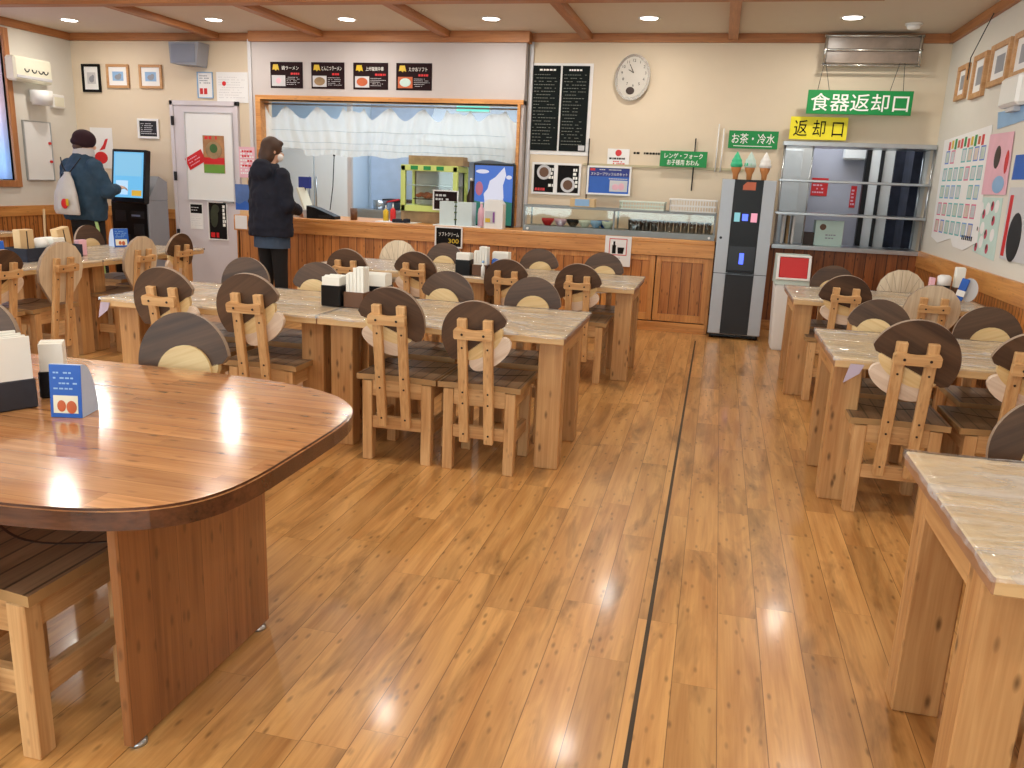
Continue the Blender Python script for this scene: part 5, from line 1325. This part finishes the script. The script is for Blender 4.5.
def body(parent, H, arms, yaw, feet, shoulder=.19, head_yaw=0, head_pitch=0):
    """a whole skin body; local frame: facing +y; returns nothing"""
    b = bmesh.new(); k = H / 1.65
    loft(b, [((0, 0, .80 * k), .15, .1, 0), ((0, 0, .9 * k), .16, .11, 0), ((0, .01, 1.03 * k), .13, .095, 0), ((0, .01, 1.2 * k), .155, .105, 0), ((0, 0, 1.32 * k), .165, .09, 0), ((0, -.005, 1.38 * k), .1, .065, 0), ((0, 0, 1.41 * k), .055, .055, 0), ((0, .02, 1.5 * k), .052, .055, 0)])
    hm = Matrix.Translation((0, .03, 1.54 * k)) @ Matrix.Rotation(head_yaw, 4, 'Z') @ Matrix.Rotation(head_pitch, 4, 'X')
    hb = bmesh.new(); ell(hb, (0, 0, .02), (.074, .092, .1)); ell(hb, (0, .035, -.05), (.055, .055, .065)); ell(hb, (0, .105, -.015), (.014, .02, .022)); ell(hb, (0, .092, -.058), (.026, .012, .012))
    for s_ in (-1, 1): ell(hb, (s_ * .076, -.005, -.005), (.012, .022, .032))
    hb.transform(hm); me = bpy.data.meshes.new('h'); hb.to_mesh(me); hb.free(); b.from_mesh(me); bpy.data.meshes.remove(me)
    for s_, (fx, fy) in zip((-1, 1), feet):
        limb(b, [(s_ * .085, 0, .83 * k), (s_ * .088, .015, .47 * k), (fx, fy - .01, .09)], [.085, .058, .038])
        limb(b, [(fx, fy - .02, .05), (fx, fy + .08, .035), (fx + s_ * .01, fy + .15, .028)], [.035, .034, .026])
    for s_, (el_, wr, hd, hs) in zip((-1, 1), arms):
        limb(b, [(s_ * shoulder * .9, 0, 1.33 * k), el_, wr], [.05, .04, .028])
        d = (Vector(wr) - Vector(el_)).normalized(); hand(b, wr, hd if hd else d, hs, (-s_, 0, .3))
    sk = fuse('body', b, 'skin', parent, .008, 4)
    for s_ in (-1, 1):
        eb = bmesh.new(); ell(eb, (s_ * .03, .086, .012), (.012, .006, .006)); eb.transform(hm); obj('eye', eb, 'ink', sk)
    lb = bmesh.new(); ell(lb, (0, .1, -.058), (.024, .008, .006)); lb.transform(hm); obj('mouth', lb, plain('lip', srgb(180, 100, 96), .5), sk)
    return hm, k

# woman at the counter
wx, wy = -4.25, 7.42
W_ = thing('person', 'woman in dark navy hooded jacket standing with her back to us at the counter', 'person', (wx, wy, 0), R(-18))
armsW = [((-.26, .06, 1.05), (-.16, .3, 1.0), None, (0, 0, 1)), ((.25, .0, 1.04), (.1, .25, .98), None, (0, 0, 1))]
hm, k = body(W_, 1.65, armsW, 0, [(-.09, .0), (.1, .03)], head_yaw=R(-22), head_pitch=R(-10))
b = bmesh.new()
loft(b, [((0, -.01, .73), .26, .17, 0), ((0, -.01, .82), .255, .175, 0), ((0, -.005, .98), .24, .165, 0), ((0, -.01, 1.15), .235, .16, 0), ((0, -.01, 1.27), .2, .135, 0), ((0, -.01, 1.36), .13, .1, 0), ((0, 0, 1.42), .085, .085, 0)], 24)
for s_, (el_, wr, _, _) in zip((-1, 1), armsW):
    limb(b, [(s_ * .175, -.01, 1.3), (el_[0], el_[1] - .02, el_[2]), (wr[0], wr[1], wr[2])], [.085, .075, .055])
ell(b, (0, -.12, 1.34), (.14, .07, .09)); ell(b, (0, -.1, 1.4), (.12, .07, .06))
jk = fuse('jacket', b, 'navy', W_, .012, 4, .035)
b = bmesh.new(); loft(b, [((0, 0, .62), .205, .145, 0), ((0, 0, .78), .205, .145, 0)], 24); obj('shirt_hem', b, 'denimshirt', W_)
b = bmesh.new()
loft(b, [((0, 0, .66), .17, .125, 0), ((0, 0, .82), .18, .13, 0), ((0, 0, .92), .165, .12, 0)])
for s_, (fx, fy) in zip((-1, 1), [(-.09, .0), (.1, .03)]): limb(b, [(s_ * .09, 0, .8), (s_ * .092, .012, .47), (fx, fy - .01, .1)], [.1, .075, .062])
fuse('trousers', b, 'blacktr', W_, .012, 4)
for s_, (fx, fy) in zip((-1, 1), [(-.09, .0), (.1, .03)]):
    b = bmesh.new(); limb(b, [(fx, fy - .03, .045), (fx, fy + .07, .045), (fx + s_ * .01, fy + .17, .038)], [.045, .044, .036]); bmesh.ops.bisect_plane(b, geom=b.verts[:] + b.edges[:] + b.faces[:], plane_co=(0, 0, .004), plane_no=(0, 0, 1), clear_inner=True); obj('shoe', b, 'shoe', W_)
b = bmesh.new(); ell(b, (0, -.012, .035), (.094, .102, .1), 24, 16); ell(b, (0, -.05, -.05), (.094, .07, .11)); ell(b, (-.06, -.01, -.035), (.032, .06, .085)); ell(b, (.062, -.03, -.035), (.028, .045, .085)); ell(b, (0, -.06, -.12), (.085, .055, .06)); ell(b, (0, .05, .085), (.07, .05, .03))
b.transform(hm); fuse('hair', b, 'hair', W_, .008, 3)
b = bmesh.new(); ell(b, (0, .066, -.045), (.058, .055, .045)); bmesh.ops.bisect_plane(b, geom=b.verts[:] + b.edges[:] + b.faces[:], plane_co=(0, .045, 0), plane_no=(0, 1, 0), clear_inner=True); b.transform(hm); obj('face_mask', b, 'paper', W_)

# man at the kiosk
MX, MY = -6.4, 7.45
P_ = thing('person', 'man in blue-teal jacket and dark knit cap using the ticket kiosk', 'person', (MX, MY, 0), R(-12))
armsM = [((-.27, -.02, 1.02), (-.2, .2, .98), None, (0, 0, 1)), ((.31, .02, 1.08), (.1, .29, 1.1), (-.2, .9, .2), (0, -.3, 1))]
hm, k = body(P_, 1.66, armsM, 0, [(-.11, .0), (.12, .04)], .2, head_yaw=R(-25), head_pitch=R(-14))
b = bmesh.new()
loft(b, [((0, -.01, .78), .245, .17, 0), ((0, -.015, .9), .26, .18, 0), ((0, -.02, 1.05), .265, .18, 0), ((0, -.02, 1.2), .26, .17, 0), ((0, -.01, 1.32), .21, .135, 0), ((0, 0, 1.4), .14, .11, 0), ((0, .005, 1.45), .09, .09, 0)], 24)
for s_, (el_, wr, _, _) in zip((-1, 1), armsM):
    limb(b, [(s_ * .19, -.015, 1.31), el_, wr], [.09, .08, .058])
fuse('jacket', b, 'teal', P_, .012, 4, .035)
b = bmesh.new(); loft(b, [((0, .01, 1.4), .11, .105, 0), ((0, .015, 1.43), .112, .105, 0), ((0, .02, 1.47), .1, .1, 0), ((0, .025, 1.5), .085, .09, 0)], 24); fuse('fleece_collar', b, 'fleece', P_, .01, 3)
b = bmesh.new()
loft(b, [((0, 0, .7), .18, .13, 0), ((0, 0, .86), .195, .14, 0), ((0, 0, .94), .18, .13, 0)])
for s_, (fx, fy) in zip((-1, 1), [(-.11, .0), (.12, .04)]): limb(b, [(s_ * .1, 0, .82), (s_ * .11, .012, .47), (fx, fy - .01, .1)], [.105, .085, .075])
fuse('trousers', b, 'blacktr', P_, .012, 4)
b = bmesh.new(); tube(b, [(.185, -.06, .86), (.2, -.04, .7), (.19, -.02, .47), (.185, .02, .12)], .016, 8); obj('trouser_stripe', b, 'stripe', P_)
for s_, (fx, fy) in zip((-1, 1), [(-.11, .0), (.12, .04)]):
    b = bmesh.new(); limb(b, [(fx, fy - .03, .048), (fx, fy + .08, .048), (fx + s_ * .01, fy + .19, .04)], [.048, .047, .038]); bmesh.ops.bisect_plane(b, geom=b.verts[:] + b.edges[:] + b.faces[:], plane_co=(0, 0, .004), plane_no=(0, 0, 1), clear_inner=True); obj('shoe', b, 'shoe', P_)
b = bmesh.new(); ell(b, (0, -.005, .04), (.1, .115, .098), 24, 16); ell(b, (0, -.025, -.005), (.098, .105, .055)); b.transform(hm); fuse('knit_cap', b, 'beanie', P_, .009, 3)
b = bmesh.new(); ell(b, (0, -.05, -.05), (.07, .05, .045)); b.transform(hm); obj('hair', b, 'hair', P_)
# drawstring bag on his back
B_ = thing('drawstring_bag', 'pale canvas drawstring bag with red and yellow mark on the man\'s back', 'bag', (MX + .0, MY - .235, .84), R(-12))
b = bmesh.new(); loft(b, [((0, -.02, 0), .17, .055, 0), ((0, -.03, .05), .175, .065, 0), ((0, -.03, .2), .15, .065, 0), ((0, -.015, .33), .09, .05, 0), ((.01, 0, .4), .035, .03, 0), ((.01, 0, .42), .045, .035, 0)], 24)
for v in b.verts: v.co.y += .006 * math.sin(v.co.x * 60 + v.co.z * 8)
fuse('bag_body', b, 'canvas', B_, .009, 2)
b = bmesh.new(); tube(b, [(0, .0, .4), (-.06, .0, .48), (-.1, .02, .56)], .006, 6); tube(b, [(.02, .0, .4), (.1, .0, .46), (.2, .02, .56)], .006, 6); tube(b, [(-.17, 0, .02), (-.2, .05, .2), (-.16, .06, .4)], .006, 6); obj('cord', b, 'black', B_)
b = bmesh.new(); ell(b, (.06, -.098, .11), (.05, .004, .05)); obj('red_mark', b, 'red', B_)
b = bmesh.new(); bx(b, .085, .12, -.102, -.094, .09, .16, .004); obj('yellow_mark', b, 'gold', B_)

# ------------------------------------------------------------------ ceiling detector
t = thing('smoke_detector', 'small white ceiling sensor near the right corner', 'sensor', (1.46, 8.1, ZC)); b = bmesh.new(); lathe(b, [(.02, -.05), (.05, -.04), (.06, -.012)], 18); obj('head', b, 'white', t); b = bmesh.new(); lathe(b, [(.07, -.012), (.07, 0)], 18); obj('base', b, 'white', t)

# ------------------------------------------------------------------ lights, world, camera
def area(name, loc, rot, sx, sy, e, col, shape='RECTANGLE'):
    l = bpy.data.lights.new(name, 'AREA'); l.shape = shape; l.size = sx
    if shape == 'RECTANGLE': l.size_y = sy
    l.energy = e; l.color = col
    o = bpy.data.objects.new(name, l); C.objects.link(o); o.location = loc; o.rotation_euler = rot
    return o
for x, y in DL:
    area('downlight_lamp', (x, y, ZC - .012), (0, 0, 0), .14, 0, 9.5, (1, .93, .83), 'DISK')
for y0, y1, z0, z1 in WIN:
    area('window_daylight', (XL - .2, (y0 + y1) / 2, (z0 + z1) / 2), (0, R(-90), 0), z1 - z0, y1 - y0, 42 * (y1 - y0), (.8, .9, 1))
for x0, x1, z0, z1 in RW:
    area('window_daylight', ((x0 + x1) / 2, YF - .2, (z0 + z1) / 2), (R(90), 0, 0), x1 - x0, z1 - z0, 30 * (x1 - x0), (.86, .93, 1))
area('kitchen_lamp', (-3.6, 9.8, 2.66), (0, 0, 0), 2.6, .6, 62, (.84, .93, 1))
area('kitchen_lamp', (-1.4, 9.8, 2.66), (0, 0, 0), 1.6, .6, 16, (.84, .93, 1))
area('kitchen_lamp', (1.0, 9.2, 2.66), (0, 0, 0), 1.2, .4, 18, (.88, .94, 1))

w = bpy.data.worlds.new('World'); bpy.context.scene.world = w; w.use_nodes = True
nt = w.node_tree; nt.nodes['Background'].inputs[0].default_value = (.75, .87, 1, 1); nt.nodes['Background'].inputs[1].default_value = 1.2

yaw, pit, rol, fpx = R(-13.30), R(-13.918), R(2.407), 821.6
f = Vector((math.sin(yaw) * math.cos(pit), math.cos(yaw) * math.cos(pit), math.sin(pit)))
r = f.cross(Vector((0, 0, 1))).normalized(); u = r.cross(f)
r2 = r * math.cos(rol) + u * math.sin(rol); u2 = -r * math.sin(rol) + u * math.cos(rol)
cam = bpy.data.cameras.new('Camera'); co = bpy.data.objects.new('Camera', cam); C.objects.link(co)
cam.sensor_width = 36; cam.lens = fpx / 1024 * 36; cam.clip_start = .05
m = Matrix((r2, u2, -f)).transposed().to_4x4(); m.translation = Vector((0, 0, 1.36)); co.matrix_world = m
sc = bpy.context.scene; sc.camera = co
sc.view_settings.view_transform = 'Standard'; sc.view_settings.look = 'None'; sc.view_settings.exposure = 0.0
